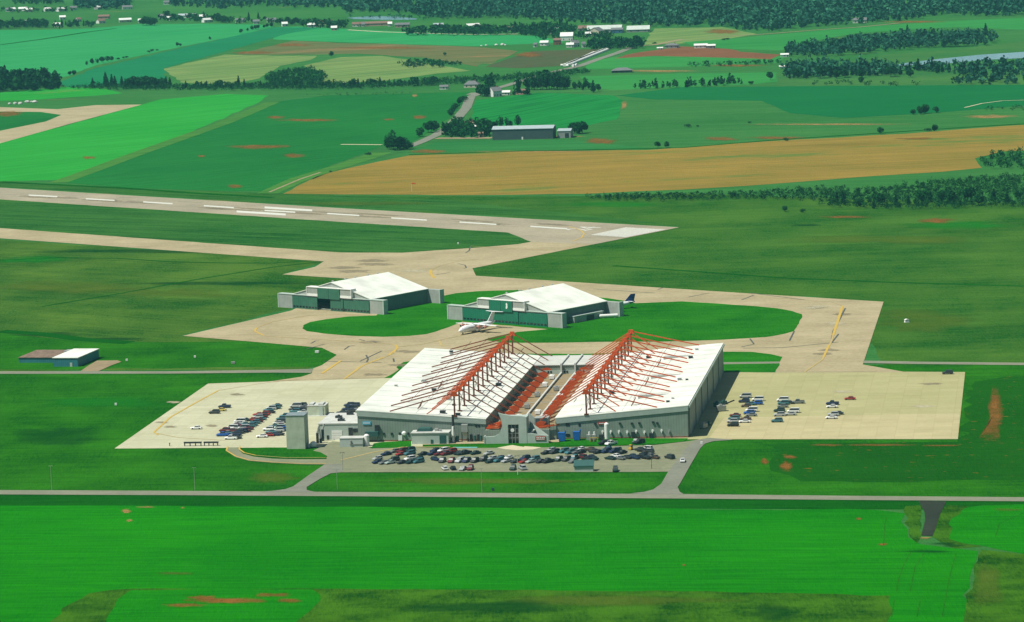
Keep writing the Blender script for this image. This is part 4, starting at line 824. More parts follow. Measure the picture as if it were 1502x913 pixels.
TYRE = paint('tyre_rubber', (.02,.02,.02), .8, .1, 1)
def car_proto(kind):
    L, Wd, Hh = {'sedan': (4.6,1.78,1.42), 'hatch': (4.1,1.72,1.48), 'suv': (4.7,1.9,1.78), 'pickup': (5.3,1.95,1.8), 'van': (5.1,1.98,1.95)}[kind]
    x0, x1 = -L/2, L/2; w = Wd/2
    if kind == 'sedan': belt, c0, r0_, r1_, c1 = .92, -.78, -.30, .98, 1.62
    elif kind == 'hatch': belt, c0, r0_, r1_, c1 = .95, -.72, -.2, 1.55, 1.92
    elif kind == 'suv': belt, c0, r0_, r1_, c1 = 1.08, -1.05, -.5, 1.9, 2.2
    elif kind == 'pickup': belt, c0, r0_, r1_, c1 = 1.1, -1.2, -.7, .55, .75
    else: belt, c0, r0_, r1_, c1 = 1.1, -1.7, -.95, 2.35, 2.5
    b = MB(); prof = [(x0, .35), (x0+.05, .72), (x0+.35, belt-.12), (c0, belt), (c1, belt), (x1-.12, belt-.06), (x1, .6), (x1-.02, .33)]
    n = len(prof); rings = []
    for yy, sx, dz in ((-w, .97, -.06), (-w*.93, 1, 0), (w*.93, 1, 0), (w, .97, -.06)):
        rings.append([(p[0]*sx, yy, p[1]+(dz if p[1] > .6 else .02)) for p in prof])
    b.loft(rings)
    b.box(r0_, r1_, -w*.74, w*.74, Hh-.05, Hh)                       # roof skin
    for xa, za, xb in ((c0+.02, belt, r0_), (c1-.02, belt, r1_)):
        for s in (-1, 1): b.tube((xa, s*w*.86, za-.02), (xb, s*w*.74, Hh-.03), .05, n=4)
    if kind == 'pickup':
        b.v = b.v; b.box(c1+.05, x1-.1, -w*.95, -w*.82, belt-.02, belt+.12); b.box(c1+.05, x1-.1, w*.82, w*.95, belt-.02, belt+.12)
    e = D.objects.new('parked_car', None); link(e); bd = b.build('body', CM['white'], e); bd.material_slots[0].link = 'OBJECT'
    g_ = MB(); lo = [(c0, -w*.88, belt-.03), (c1, -w*.88, belt-.03), (c1, w*.88, belt-.03), (c0, w*.88, belt-.03)]; hi = [(r0_, -w*.74, Hh-.06), (r1_, -w*.74, Hh-.06), (r1_, w*.74, Hh-.06), (r0_, w*.74, Hh-.06)]
    g_.loft([lo, hi]); g_.build('windows', CARGLASS, e)
    if kind == 'pickup': bb = MB(); bb.box(c1+.1, x1-.2, -w*.8, w*.8, belt-.0, belt+.02); bb.build('load_bed', C_dark, e)
    for xx in (x0+.85, x1-.9):
        for s in (-1, 1): t_ = MB(); t_.tube((xx, s*(w-.2), .33), (xx, s*(w+.01), .33), .33, n=12); t_.build('wheel', TYRE, e)
    return e
PROTO = {}; USED = set()
CARLOG = []
def car(px, kind, colr, hd, label, group, z=.64):
    if kind not in PROTO: PROTO[kind] = car_proto(kind); e = PROTO[kind]
    else: e = copy_tree(PROTO[kind])
    z = z*ZS; e.scale = (1.06,)*3; g_ = G(px[0], px[1], z); e.location = (g_.x, g_.y, z); e.rotation_euler = (0, 0, R(hd)); 
    for ch in e.children:
        if ch.name.split('.')[0] == 'body': ch.material_slots[0].link = 'OBJECT'; ch.material_slots[0].material = CM[colr]
    if kind in ('pickup', 'van'): e.name = kind if kind == 'van' else 'pickup_truck'
    tag(e, label, 'pickup' if kind == 'pickup' else 'van' if kind == 'van' else 'car', group)
ORD = ['first','second','third','fourth','fifth','sixth','seventh','eighth','ninth','tenth','eleventh','twelfth','thirteenth','fourteenth','fifteenth','sixteenth','seventeenth','eighteenth','nineteenth','twentieth',
       'twenty-first','twenty-second','twenty-third','twenty-fourth','twenty-fifth','twenty-sixth','twenty-seventh','twenty-eighth','twenty-ninth','thirtieth','thirty-first','thirty-second','thirty-third','thirty-fourth','thirty-fifth','thirty-sixth','thirty-seventh','thirty-eighth','thirty-ninth','fortieth','forty-first','forty-second','forty-third','forty-fourth','forty-fifth','forty-sixth','forty-seventh','forty-eighth']
KN = {'sedan': 'saloon', 'hatch': 'hatchback', 'suv': 'suv', 'pickup': 'pickup', 'van': 'van'}
def row(lst, c, place, group, hd, z=.64, order='x'):
    """lst of (crop x, crop y, colour, kind[, heading]); c maps crop coordinates to the photograph"""
    P = [(c(a[0], a[1]), a[2], a[3], a[4] if len(a) > 4 else hd) for a in lst]
    P.sort(key=(lambda p: p[0][0]) if order == 'x' else (lambda p: p[0][1]))
    for i, (p, colr, kind, h) in enumerate(P):
        car(p, kind, colr, h+random.uniform(-3, 3), '%s %s, %s from %s in %s' % (colr, KN[kind], ORD[i], 'left' if order == 'x' else 'the back', place), group, z)
k1 = lambda x, y: (530+x/10.01, 640+(y+18)/10.01)
k2 = lambda x, y: (660+x/10.01, 640+(y+18)/10.01)
k3 = lambda x, y: (780+x/10.01, 640+(y+18)/10.01)
k4 = lambda x, y: (900+x/10.01, 635+(y+18)/10.01)
def conv(f, l): return [(*f(a[0], a[1]), *a[2:]) for a in l]
I = lambda x, y: (x, y)
topL = conv(k1, [(370,262,'navy','sedan'),(492,222,'grey','hatch'),(580,262,'red','sedan'),(603,218,'maroon','suv'),(712,256,'teal','suv'),(712,205,'dark green','suv'),(910,262,'black','sedan'),(1045,258,'navy','sedan'),(1080,215,'navy','hatch'),(1145,262,'maroon','sedan'),(1205,215,'white','suv'),(1255,258,'maroon','pickup'),(1325,225,'red','suv'),(1430,250,'black','sedan')]) \
     + conv(k2, [(165,255,'dark green','sedan'),(225,248,'charcoal','pickup'),(375,248,'dark green','sedan'),(575,252,'silver','sedan')])
topR = conv(k3, [(210,245,'black','sedan'),(285,205,'silver','hatch'),(335,236,'charcoal','suv'),(475,222,'teal','suv'),(565,240,'teal','suv'),(610,205,'grey','hatch'),(660,235,'grey','sedan'),(722,190,'white','sedan'),(722,232,'charcoal','sedan'),(865,195,'brown','sedan',-35),(905,225,'charcoal','hatch',-35),(975,235,'black','sedan'),
                 (1095,225,'navy','suv'),(1105,190,'teal','hatch'),(1215,225,'navy','suv'),(1250,200,'grey','hatch'),(1325,240,'black','sedan')])
mid1 = conv(k1, [(240,380,'navy','sedan'),(240,330,'silver','hatch'),(335,390,'grey','sedan'),(425,388,'pale green','sedan'),(480,350,'charcoal','suv'),(600,385,'charcoal','sedan'),(715,335,'white','suv'),(730,382,'dark green','sedan'),(840,375,'teal','suv'),(842,335,'dark green','hatch')])
mid2 = conv(k1, [(1085,340,'navy','hatch',125),(1190,365,'charcoal','suv',70),(1325,368,'maroon','suv',70),(1445,365,'silver','suv',60)]) \
     + conv(k2, [(170,345,'teal','hatch',60),(245,365,'navy','suv',60),(365,365,'charcoal','suv',60),(490,345,'black','suv',60),(590,372,'dark green','sedan'),(620,330,'silver','hatch'),(715,360,'teal','suv'),(735,325,'navy','hatch'),(830,365,'silver','sedan'),(862,318,'white','sedan'),(960,372,'charcoal','sedan'),
                 (1105,330,'navy','suv'),(1090,375,'red','sedan'),(1190,372,'pale green','sedan'),(1245,338,'teal','suv'),(1330,372,'charcoal','sedan'),(1440,370,'black','pickup')]) \
     + conv(k3, [(395,345,'dark green','suv',65),(510,345,'charcoal','suv',60),(620,325,'teal','suv',60),(600,370,'grey','sedan',60),(740,310,'maroon','suv',-50),(800,335,'black','sedan',-50),(870,305,'navy','sedan',-50),(905,330,'dark green','sedan',-50)])
mid3 = conv(k3, [(1150,325,'dark green','sedan',-45),(1235,290,'white','sedan',-50),(1300,325,'grey','sedan',-45)]) \
     + conv(k4, [(185,362,'charcoal','sedan',-45),(275,342,'navy','sedan',-50),(320,366,'navy','sedan',-50),(420,345,'black','suv',-50),(480,368,'black','sedan',-50),(600,362,'brown','sedan',-45),(520,335,'grey','hatch',-45)])
row(topL, I, 'the upper row left of the entrance', 'cars in the upper row of the front car park', 38)
row(topR, I, 'the upper row right of the entrance', 'cars in the upper row of the front car park', 42)
row(mid1, I, 'the left block of the middle front row', 'cars in the middle row of the front car park', 38)
row(mid2, I, 'the central block of the middle front row', 'cars in the middle row of the front car park', 45)
row(mid3, I, 'the right block of the middle front row', 'cars in the middle row of the front car park', -45)
row(conv(k1, [(1225,475,'white','hatch',-75),(1345,475,'black','hatch',-75)])+conv(k2, [(192,480,'silver','sedan',70),(300,475,'maroon','suv',80),(925,475,'dark green','suv',80),(1065,472,'silver','suv',-70)])+conv(k3, [(1228,495,'dark green','suv',85)]), I, 'the sparse bottom row beside the lawn', 'cars in the bottom row of the front car park', 80)
row(conv(k4, [(385,245,'charcoal','sedan',-40),(420,262,'black','sedan',-40),(492,238,'white','suv',-35),(508,285,'black','suv',-20)]), I, 'the cluster at the right end of the upper row', 'cars at the right end of the front car park', -40)
car(k4(825, 362), 'suv', 'charcoal', -55, 'lone charcoal off-road car at the right end of the front car park', None)
car(k4(1015, 408), 'sedan', 'white', -95, 'white saloon driving alone on the grey drive right of the car park', None, .68)
car(k4(335, 130), 'pickup', 'dark green', 70, 'dark green pickup standing on the grass verge by the wall', None, .70)
car(k4(380, 140), 'suv', 'black', 40, 'black off-road car on the verge right beside the dark green pickup', None, .70)
car(k3(1060, 105), 'suv', 'black', 30, 'black off-road car parked at the foot of the white silo', None, .70)
car(k3(1165, 108), 'pickup', 'white', 42, 'white pickup just right of the white silo', None, .70)
# left apron
a1 = lambda x, y: (290+x/10.01, 580+(y+20)/10.01)
colA = [(370,580,'blue','pickup'),(490,628,'white','pickup'),(565,620,'charcoal','sedan'),(400,515,'maroon','suv'),(430,555,'teal','sedan'),(505,520,'maroon','sedan'),(510,478,'white','van'),(565,572,'navy','suv'),(560,438,'maroon','sedan'),(600,545,'charcoal','suv'),(650,530,'navy','suv'),(680,480,'silver','van'),(700,520,'maroon','suv'),(740,488,'maroon','sedan'),
        (620,385,'white','van'),(560,480,'silver','sedan'),(690,362,'dark green','sedan'),(690,425,'teal','sedan'),(600,410,'silver','sedan'),(765,448,'teal','suv'),(800,430,'teal','suv'),(840,400,'teal','suv'),(880,378,'maroon','suv'),(800,355,'red','sedan'),(930,345,'teal','sedan'),(890,320,'silver','suv'),(890,280,'red','sedan'),(950,310,'maroon','suv'),(985,275,'red','suv'),(1060,245,'black','sedan'),
        (1040,215,'teal','sedan'),(1080,190,'silver','suv'),(1140,180,'teal','suv'),(1160,150,'charcoal','sedan')]
colB = [(945,600,'white','sedan'),(1040,582,'red','sedan'),(1040,500,'white','suv'),(1075,540,'teal','sedan'),(1190,515,'silver','suv'),(1205,478,'pale green','van'),(1262,500,'blue','suv'),(1190,570,'black','sedan'),(1120,455,'teal','sedan'),(1210,440,'maroon','sedan'),(1190,405,'silver','sedan'),(1220,385,'charcoal','suv'),(1235,345,'teal','suv'),(1285,305,'teal','suv'),(1120,575,'navy','sedan')]
b1 = lambda x, y: (410+x/10.14, 580+(y+20)/10.14)
colC = [(215,205,'charcoal','sedan'),(245,160,'silver','van'),(330,150,'dark green','suv'),(330,195,'charcoal','sedan'),(235,240,'teal','suv'),(290,225,'charcoal','suv'),(350,245,'silver','sedan'),(375,165,'grey','sedan')]
colD = [(1040,145,'navy','suv'),(1120,150,'navy','suv'),(1020,205,'navy','pickup'),(1085,190,'charcoal','suv'),(1125,225,'silver','sedan'),(925,255,'charcoal','sedan'),(1060,230,'charcoal','sedan')]
row(conv(a1, colA), I, 'the double column on the left apron', 'cars in the long column on the left apron', -8, .52, 'y')
row(conv(a1, colB), I, 'the column left of the tall tower', 'cars in the column left of the tower', -8, .52, 'y')
row(conv(b1, colC), I, 'the block behind the tall tower', 'cars behind the tower', -8, .52, 'y')
row(conv(b1, colD), I, 'the block behind the workshop roof', 'cars behind the workshop', -8, .52, 'y')
for (x, y, c_, kd, lb) in ((245,250,'charcoal','suv','dark off-road car, lowest of the three parked apart on the left apron'),(340,212,'yellow','sedan','pale yellow saloon in the middle of the three parked apart'),(395,165,'navy','pickup','navy pickup, topmost of the three parked apart on the left apron'),(-20,478,'white','sedan','lone white saloon on the empty left part of the apron')):
    car(a1(x, y), kd, c_, -8, lb, None, .52)
# right apron
r1 = lambda x, y: (1040+x/6.008, 560+(y+12)/6.008)
clu = [[(320,130,'silver','van'),(310,172,'navy','suv'),(430,158,'white','van'),(425,190,'blue','suv'),(365,195,'teal','sedan'),(325,212,'brown','hatch')],
       [(375,252,'white','van'),(355,275,'blue','suv'),(372,292,'grey','sedan')],
       [(230,295,'maroon','sedan'),(220,325,'teal','suv'),(208,350,'silver','suv'),(212,382,'black','suv'),(322,325,'brown','sedan'),(315,350,'white','sedan')],
       [(650,162,'white','van'),(655,190,'teal','suv'),(650,215,'grey','sedan'),(700,185,'charcoal','sedan')],
       [(620,255,'dark green','suv'),(620,292,'silver','suv'),(742,262,'white','van'),(720,284,'silver','sedan'),(600,345,'teal','suv')],
       [(1088,192,'navy','pickup'),(1085,218,'white','sedan')],[(1095,290,'silver','suv'),(1078,315,'white','sedan'),(1135,278,'charcoal','sedan')]]
nm = ['the far left cluster on the right apron','the small second cluster on the right apron','the nearest left cluster on the right apron','the far middle cluster on the right apron','the near middle cluster on the right apron','the farther right pair on the right apron','the nearer right cluster on the right apron']
for l, n_ in zip(clu, nm): row(conv(r1, l), I, n_, 'cars parked on the right apron', -8, .56, 'y')
car(r1(785, 180), 'pickup', 'grey', -8, 'grey pickup by itself right of the far middle cluster', None, .56)
car(r1(1242, 148), 'sedan', 'red', -8, 'lone dark red saloon, farthest right of the parked cars', None, .56)
car((1390, 549), 'suv', 'charcoal', -8, 'dark off-road car alone at the far right corner of the apron', None, .56)
fl = G(925.5, 661); e = thing('forklift', 'small yellow forklift crossing the car park near its upper row', 'forklift', (fl.x, fl.y, .23), R(60))
m = MB(); m.box(-1, .7, -.6, .6, .3, 1.1); m.box(-.7, .3, -.55, .55, 2.0, 2.1); m.build('body', C_yellow, e); m = MB(); m.box(.72, .85, -.5, .5, .1, 2.3); m.box(.86, 1.8, -.4, -.2, .1, .2); m.box(.86, 1.8, .2, .4, .1, .2)
for a in (-.65, .25):
    for c_ in (-.5, .5): m.box(a-.04, a+.04, c_-.04, c_+.04, 1.1, 2.0)
m.build('mast', C_dark, e)
for xx in (-.7, .5):
    for s in (-1, 1): m = MB(); m.tube((xx, s*.45, .3), (xx, s*.65, .3), .3, n=10); m.build('wheel', TYRE, e)
# black racks along the edge of the left apron
rk = thing('pipe_rack', 'low black rack with hanging pipes along the bottom edge of the left apron', 'rack', tuple(G(270, 654.5, .18)), R(-8))
for a, b_ in ((0, 7.5), (8.4, 14.6)):
    m = MB(); m.box(a, b_, -.5, .5, 1.1, 1.7); m.build('beam', C_dark, rk)
    for k in range(4): m = MB(); xx = a+.3+k*(b_-a-.6)/3; m.box(xx-.12, xx+.12, -.5, .5, 0, 1.1); m.build('leg', C_dark, rk)
e = thing('post_marker', 'short dark post left of the black rack', 'post', tuple(G(249, 654.6, .18)), 0); m = MB(); m.box(-.15, .15, -.15, .15, 0, 1.1); m.box(-.3, .3, -.3, .3, 1.1, 1.3); m.build('post', C_dark, e)
e = thing('white_marker_box', 'small white box on the grass right of the airfield apron', 'box', tuple(G(1330, 473, .1)), R(10)); m = MB(); m.box(-1.0, 1.0, -.9, .9, .2, 1.3); m.prism([(-1.1, 1.32), (1.1, 1.32), (0, 1.7)], 'y', -1.0, 1.0); m.box(-1.2, 1.2, -1, 1, 0, .2); m.build('housing', C_white, e)
for px, lb in (((465,518),'small white box on grass near the taxiway bend'),((342,534),'small grey cabinet on grass between shed and taxiway'),((286,525),'tiny pale marker on grass above the perimeter road'),((170,595),'tiny white marker on the dark grass left of the apron'),((672,358.5),'tiny white marker on the runway infield grass'),((1029,652),'small pale sign board at the grass corner by the drive'),((723,720),'small green utility box beside the main road'),((186,530),'pale marker on the grass right of the shed yard')):
    g_ = G(*px, .15); e = thing('marker_box', lb, 'marker', (g_.x, g_.y, .15), R(-8), None); m = MB(); s = .9 if px[0] in (465, 342) else .45; m.box(-s, s, -s*.7, s*.7, .15, 1.1); m.build('housing', C_teal if px[0] == 723 else C_galv if px[0] == 342 else C_white, e); m = MB(); m.box(-s*.8, s*.8, -s*.6, s*.6, 0, .15); m.build('base', C_conc, e)
# poles and windsock
for px, hh, kind, lb in (((759.5,696.5),7.4,'lamp','white lamp post on the lawn edge below the car park centre'),((956,688),4.8,'lamp','dark lamp post at the right part of the car park'),((707,722),9,'pole','thin grey pole by the main road below the car park'),
                   ((286,720),9,'pole','thin pole by the main road, second from the left'),((76,719),9.5,'pole','thin pole by the main road, leftmost'),((495,718),7.6,'pole','thin pole by the main road beside the left drive'),((503,690),7,'lamp','thin lamp post at the left end of the car park'),((943.5,662),5,'lamp','dark lamp post among the cars at the right'),((807,650),7.5,'lamp','dark floodlight post beside the red sign wall')):
    g_ = G(*px, .15); e = thing('lamp_post' if kind == 'lamp' else 'utility_pole', lb, 'lamp post' if kind == 'lamp' else 'pole', (g_.x, g_.y, .15), 0)
    mt = C_white if px[0] == 759.5 else C_dark if 'dark' in lb else C_galv
    m = MB(); m.tube((0, 0, 0), (0, 0, hh), .11, .07, n=8); m.build('shaft', mt, e)
    m = MB(); m.box(-.8, .8, -.06, .06, hh, hh+.1)
    if kind == 'lamp': m.box(-1.0, -.5, -.2, .2, hh-.15, hh-.01); m.box(.5, 1.0, -.2, .2, hh-.15, hh-.01)
    m.build('crossarm' if kind == 'pole' else 'lamp_head', C_dark if kind == 'lamp' else mt, e)
g_ = G(604, 281); e = thing('windsock', 'tiny orange windsock on a pole in front of the ripening field', 'windsock', (g_.x, g_.y, 0), 0)
m = MB(); m.tube((0, 0, 0), (0, 0, 6), .1, n=6); m.build('mast', C_white, e); m = MB(); m.tube((0, 0, 5.6), (3, 0, 5.2), .5, .25, n=10); m.build('sock', C_orange, e)

# ================================================================ TREES
def leafmat(name, a, b_):
    m, t, bs = newmat(name, 1, .0); at = N(t, 'ShaderNodeAttribute'); at.attribute_name = 'tone'; oi = N(t, 'ShaderNodeObjectInfo')
    f = math_(t, 'ADD', math_(t, 'MULTIPLY', at.outputs['Fac'], .75), math_(t, 'MULTIPLY', oi.outputs['Random'], .25)); t.links.new(mix(t, f, a, b_), bs.inputs['Base Color']); return m
L_dec = leafmat('broadleaf_foliage', (.003,.040,.012), (.020,.125,.026)); L_con = leafmat('spruce_foliage', (.002,.030,.016), (.012,.088,.034)); L_bush = leafmat('bush_foliage', (.004,.046,.012), (.022,.11,.024))
L_far = leafmat('haze_tinted_foliage', (.005,.046,.034), (.040,.165,.085))  # far woods: bluish haze of distance painted into the leaf colour
L_thk = leafmat('thicket_foliage', (.003,.032,.010), (.016,.095,.022))
BARK = paint('bark', (.07,.055,.04), .9, .2, 1)
def crown_arrays(kind, H, n, cl):
    """n leaf clumps (small double triangles) through the crown's volume, plus a per-clump tone"""
    P = []; T = []
    if kind != 'con':
        lobes = [(rng.normal(0, .20, 3)*np.array([1, 1, .7]), rng.uniform(.55, 1.0)) for _ in range(7)]
    for i in range(n):
        if kind == 'con':
            z = H*(.10+.90*(1-math.sqrt(rng.random()))); rmax = H*.20*(1-z/H)**.85+.15; a = rng.random()*6.283; r = rmax*math.sqrt(rng.uniform(.25, 1))*(1+.25*math.sin(z*5/H*6)); c = np.array([r*math.cos(a), r*math.sin(a), z])
        else:
            lc, lr = lobes[i % 7]; u = rng.normal(size=3); u /= np.linalg.norm(u); c = lc+u*lr*.42*rng.uniform(.55, 1)**.5
            w_ = {'dec': .72, 'tall': .42, 'bush': 1.2}[kind]; c = np.array([c[0]*H*w_, c[1]*H*w_, H*({'dec': .58, 'tall': .56, 'bush': .45}[kind])+c[2]*H*{'dec': .78, 'tall': 1.0, 'bush': .75}[kind]])
            c[2] = max(.15*H if kind != 'bush' else .1, c[2])
        d1 = rng.normal(size=3); d1 /= np.linalg.norm(d1); d2 = np.cross(d1, rng.normal(size=3)); d2 /= np.linalg.norm(d2); s = cl*rng.uniform(.6, 1.3)
        P += [c-d1*s-d2*s*.6, c+d1*s-d2*s*.4, c+d1*s*.7+d2*s*.8, c-d1*s*.8+d2*s*.6]; t_ = rng.random()**1.6; T += [t_]*4
    return np.array(P, dtype=np.float32), np.array(T, dtype=np.float32)
def quadmesh(name, P, T, mat):
    me = D.meshes.new(name); nv = len(P); nf = nv//4
    me.vertices.add(nv); me.vertices.foreach_set('co', P.ravel()); me.loops.add(nv); me.loops.foreach_set('vertex_index', np.arange(nv, dtype=np.int32))
    me.polygons.add(nf); me.polygons.foreach_set('loop_start', np.arange(0, nv, 4, dtype=np.int32)); me.update()
    at = me.attributes.new('tone', 'FLOAT', 'POINT'); at.data.foreach_set('value', T); me.materials.append(mat); me.validate(); return me
TR = {}
for kind, Hh, mat, w_ in (('con', 12, L_con, .2), ('dec', 10, L_dec, .3), ('tall', 13, L_dec, .25), ('bush', 3.2, L_bush, .1)):
    for v in range(4):
        P, T = crown_arrays(kind, Hh, 420 if kind != 'bush' else 160, {'con': .55, 'dec': .75, 'tall': .7, 'bush': .34}[kind])
        e = D.objects.new('t', None); cm = quadmesh('crown', P, T, mat); tm = MB(); tm.tube((0, 0, 0), (0, 0, Hh*.55), Hh*.022, Hh*.010, n=7, cap=False)
        if kind != 'con':
            for a in range(4): tm.tube((0, 0, Hh*(.2+.06*a)), (Hh*.16*math.cos(a*1.7), Hh*.16*math.sin(a*1.7), Hh*(.48+.05*a)), Hh*.010, Hh*.004, n=5, cap=False)
        mm = D.meshes.new('trunk'); mm.from_pydata(tm.v, [], tm.f); mm.materials.append(BARK); TR[(kind, v)] = (cm, mm, Hh)
KN2 = {'con': ('spruce_tree', 'spruce', 'tree'), 'dec': ('broadleaf_tree', 'round-crowned tree', 'tree'), 'tall': ('poplar_tree', 'tall narrow tree', 'tree'), 'bush': ('shrub', 'shrub', 'bush')}
def tree(px, kind, h, label, group=None, z=0.0):
    cm, tm, Hh = TR[(kind, random.randrange(4))]; g_ = G(px[0], px[1], z); s = h/Hh
    e = thing(KN2[kind][0], label, KN2[kind][2], (g_.x, g_.y, z), random.uniform(0, 6.28), group)
    for nm_, me in (('crown', cm), ('trunk', tm)):
        o = link(D.objects.new(nm_, me), e); o.scale = (s*random.uniform(.9, 1.15), s*random.uniform(.9, 1.15), s)
    return e
def trees(seg, n, kinds, h, place, group, jit=1.0):
    """n single trees along a pixel polyline, each named by its rank from the left"""
    L = [0]
    for a, b_ in zip(seg, seg[1:]): L.append(L[-1]+math.hypot(b_[0]-a[0], b_[1]-a[1]))
    Q = []
    for i in range(n):
        t_ = (i+.5+random.uniform(-.3, .3))/n*L[-1]; k = max(j for j in range(len(L)) if L[j] <= t_); k = min(k, len(seg)-2); f = (t_-L[k])/(L[k+1]-L[k])
        Q.append((seg[k][0]+(seg[k+1][0]-seg[k][0])*f, seg[k][1]+(seg[k+1][1]-seg[k][1])*f+random.uniform(-jit, jit)))
    Q.sort()
    for i, p in enumerate(Q):
        kd = random.choice(kinds); tree(p, kd, h*random.uniform(.7, 1.25), '%s, %s from left %s' % (KN2[kd][1], ORD[i], place), group)
def inside(x, y, poly):
    c = False; n = len(poly)
    for i in range(n):
        x1, y1 = poly[i]; x2, y2 = poly[(i+1) % n]
        if (y1 > y) != (y2 > y) and x < (x2-x1)*(y-y1)/(y2-y1)+x1: c = not c
    return c
def wood(poly, spacing, kinds, h, label, name='woodland', cat='wood', n=34, cl=1.0, gap=.10):
    """dense wood that reads as one mass: every crown its own cluster of leaf clumps, merged in one object"""
    W_ = [G(x, y) for x, y in poly]; wp = [(p.x, p.y) for p in W_]; xs = [p[0] for p in wp]; ys = [p[1] for p in wp]
    sets = [(kd, *crown_arrays(kd, 10, n, {'con': 1.15, 'dec': 1.35, 'tall': 1.2, 'bush': 1.2}[kd]*cl)) for kd in kinds for _ in range(5)]
    AP, AT = [], []; y = min(ys)
    while y < max(ys):
        x = min(xs)
        while x < max(xs):
            xx, yy = x+random.uniform(-.5, .5)*spacing, y+random.uniform(-.5, .5)*spacing
            if inside(xx, yy, wp) and random.random() > gap:
                kd, P, T = random.choice(sets); s = h/10*random.uniform(.6, 1.25); a = random.uniform(0, 6.28); c_, s_ = math.cos(a)*s, math.sin(a)*s
                Q = P@np.array([[c_, s_, 0], [-s_, c_, 0], [0, 0, s]], dtype=np.float32)+np.array([xx, yy, 0], dtype=np.float32)
                AP.append(Q); AT.append(np.clip(T*.5+random.random()**1.5*.85-.12, 0, 1))
            x += spacing
        y += spacing*.9
    if not AP: return
    P = np.concatenate(AP); T = np.concatenate(AT).astype(np.float32)
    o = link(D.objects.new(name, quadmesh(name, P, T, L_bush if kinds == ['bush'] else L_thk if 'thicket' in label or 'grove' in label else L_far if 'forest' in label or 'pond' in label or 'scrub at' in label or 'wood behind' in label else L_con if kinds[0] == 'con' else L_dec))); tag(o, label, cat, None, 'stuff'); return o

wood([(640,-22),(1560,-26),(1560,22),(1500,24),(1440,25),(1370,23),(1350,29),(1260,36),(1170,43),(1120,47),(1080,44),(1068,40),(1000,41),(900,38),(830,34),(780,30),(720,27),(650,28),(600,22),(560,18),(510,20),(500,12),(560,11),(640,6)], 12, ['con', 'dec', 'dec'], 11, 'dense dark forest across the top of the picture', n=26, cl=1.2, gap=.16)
wood([(430,0),(640,-14),(640,2),(560,10),(500,12),(440,13),(380,10),(330,14),(250,10),(250,2),(330,2)], 13, ['dec', 'con'], 9, 'loose band of trees and scrub at the upper left edge', n=24, cl=1.2)
wood([(110,2),(190,0),(192,13),(150,16),(110,13)], 12, ['dec'], 11, 'compact wood behind the farthest left houses', n=26, cl=1.2)
wood([(20,2),(90,1),(92,7),(20,8)], 13, ['dec'], 8, 'thin wood at the top left corner', n=24, cl=1.2)
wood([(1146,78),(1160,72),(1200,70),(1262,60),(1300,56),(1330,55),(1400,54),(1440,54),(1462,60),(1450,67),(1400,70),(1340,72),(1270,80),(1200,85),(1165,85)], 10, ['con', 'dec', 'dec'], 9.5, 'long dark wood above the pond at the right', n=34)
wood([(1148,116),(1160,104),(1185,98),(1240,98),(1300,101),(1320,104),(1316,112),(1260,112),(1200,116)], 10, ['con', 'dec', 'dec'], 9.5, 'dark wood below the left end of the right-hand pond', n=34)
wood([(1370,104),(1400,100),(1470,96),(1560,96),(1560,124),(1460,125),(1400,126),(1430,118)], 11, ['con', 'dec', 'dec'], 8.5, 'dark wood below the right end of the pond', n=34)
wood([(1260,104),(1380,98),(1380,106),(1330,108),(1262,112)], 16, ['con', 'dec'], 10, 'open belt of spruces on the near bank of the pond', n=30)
wood([(1198,298),(1240,284),(1330,276),(1400,268),(1470,262),(1560,258),(1560,308),(1440,306),(1330,310),(1230,306),(1192,304)], 5.2, ['dec', 'bush', 'dec'], 4.4, 'thicket of dark bushes and low trees right of the ripening field', n=40, cl=.62, gap=.03)
wood([(852,290),(960,288),(1060,286),(1150,281),(1240,276),(1240,290),(1190,296),(1100,294),(1000,296),(900,297)], 4.6, ['bush', 'dec'], 3.4, 'low scrub thicket strip between the ripening field and the airfield', n=30, cl=.75, gap=.02)
wood([(1435,238),(1470,226),(1560,224),(1560,246),(1470,250),(1440,246)], 6.5, ['dec'], 5, 'small scrub patch inside the right end of the ripening field', n=30, cl=.75)
wood([(-60,120),(0,119),(60,118),(78,122),(90,131),(60,134),(0,136),(-60,138)], 8, ['con', 'dec'], 13, 'dense dark grove at the left edge below the pale field', n=36)
wood([(90,131),(150,128),(250,129),(340,127),(480,126),(560,125),(640,122),(640,127),(560,131),(480,133),(340,134),(250,134),(150,133)], 6, ['dec', 'bush'], 5.5, 'long low hedge across the left half of the far fields', 'hedgerow', 'hedge', n=28, cl=.8)
wood([(385,119),(400,112),(425,106),(455,105),(478,112),(478,122),(450,126),(400,127)], 6.5, ['dec'], 6, 'rounded copse between the two hay fields', n=30, cl=.85)
wood([(585,97),(600,92),(660,93),(675,99),(640,101),(600,101)], 7, ['dec'], 5, 'flat oval thicket in the far centre fields', n=28, cl=.85)
wood([(620,120),(680,117),(760,113),(830,107),(860,104),(870,108),(820,114),(740,120),(680,125),(620,127)], 6, ['dec', 'bush'], 5, 'low hedge crossing behind the road and white farmhouse', 'hedgerow', 'hedge', n=28, cl=.8)
wood([(645,201),(650,190),(665,183),(700,184),(720,187),(722,201),(700,203),(660,203)], 6.5, ['dec', 'con'], 7, 'shelter belt of dark trees left of the long dark barn', n=40, cl=.9)
wood([(590,49),(640,48),(745,47),(745,52),(680,53),(600,53)], 9, ['dec'], 9, 'tree belt around the far houses, centre top', n=32)
wood([(750,43),(830,42),(850,46),(820,53),(770,54),(750,50)], 9, ['dec', 'con'], 9, 'dark trees left of the far farm buildings', n=32)
wood([(858,70),(880,66),(920,67),(944,66),(942,72),(900,74),(865,75)], 8, ['dec'], 9, 'row of dense trees in front of the big white barns', n=36)
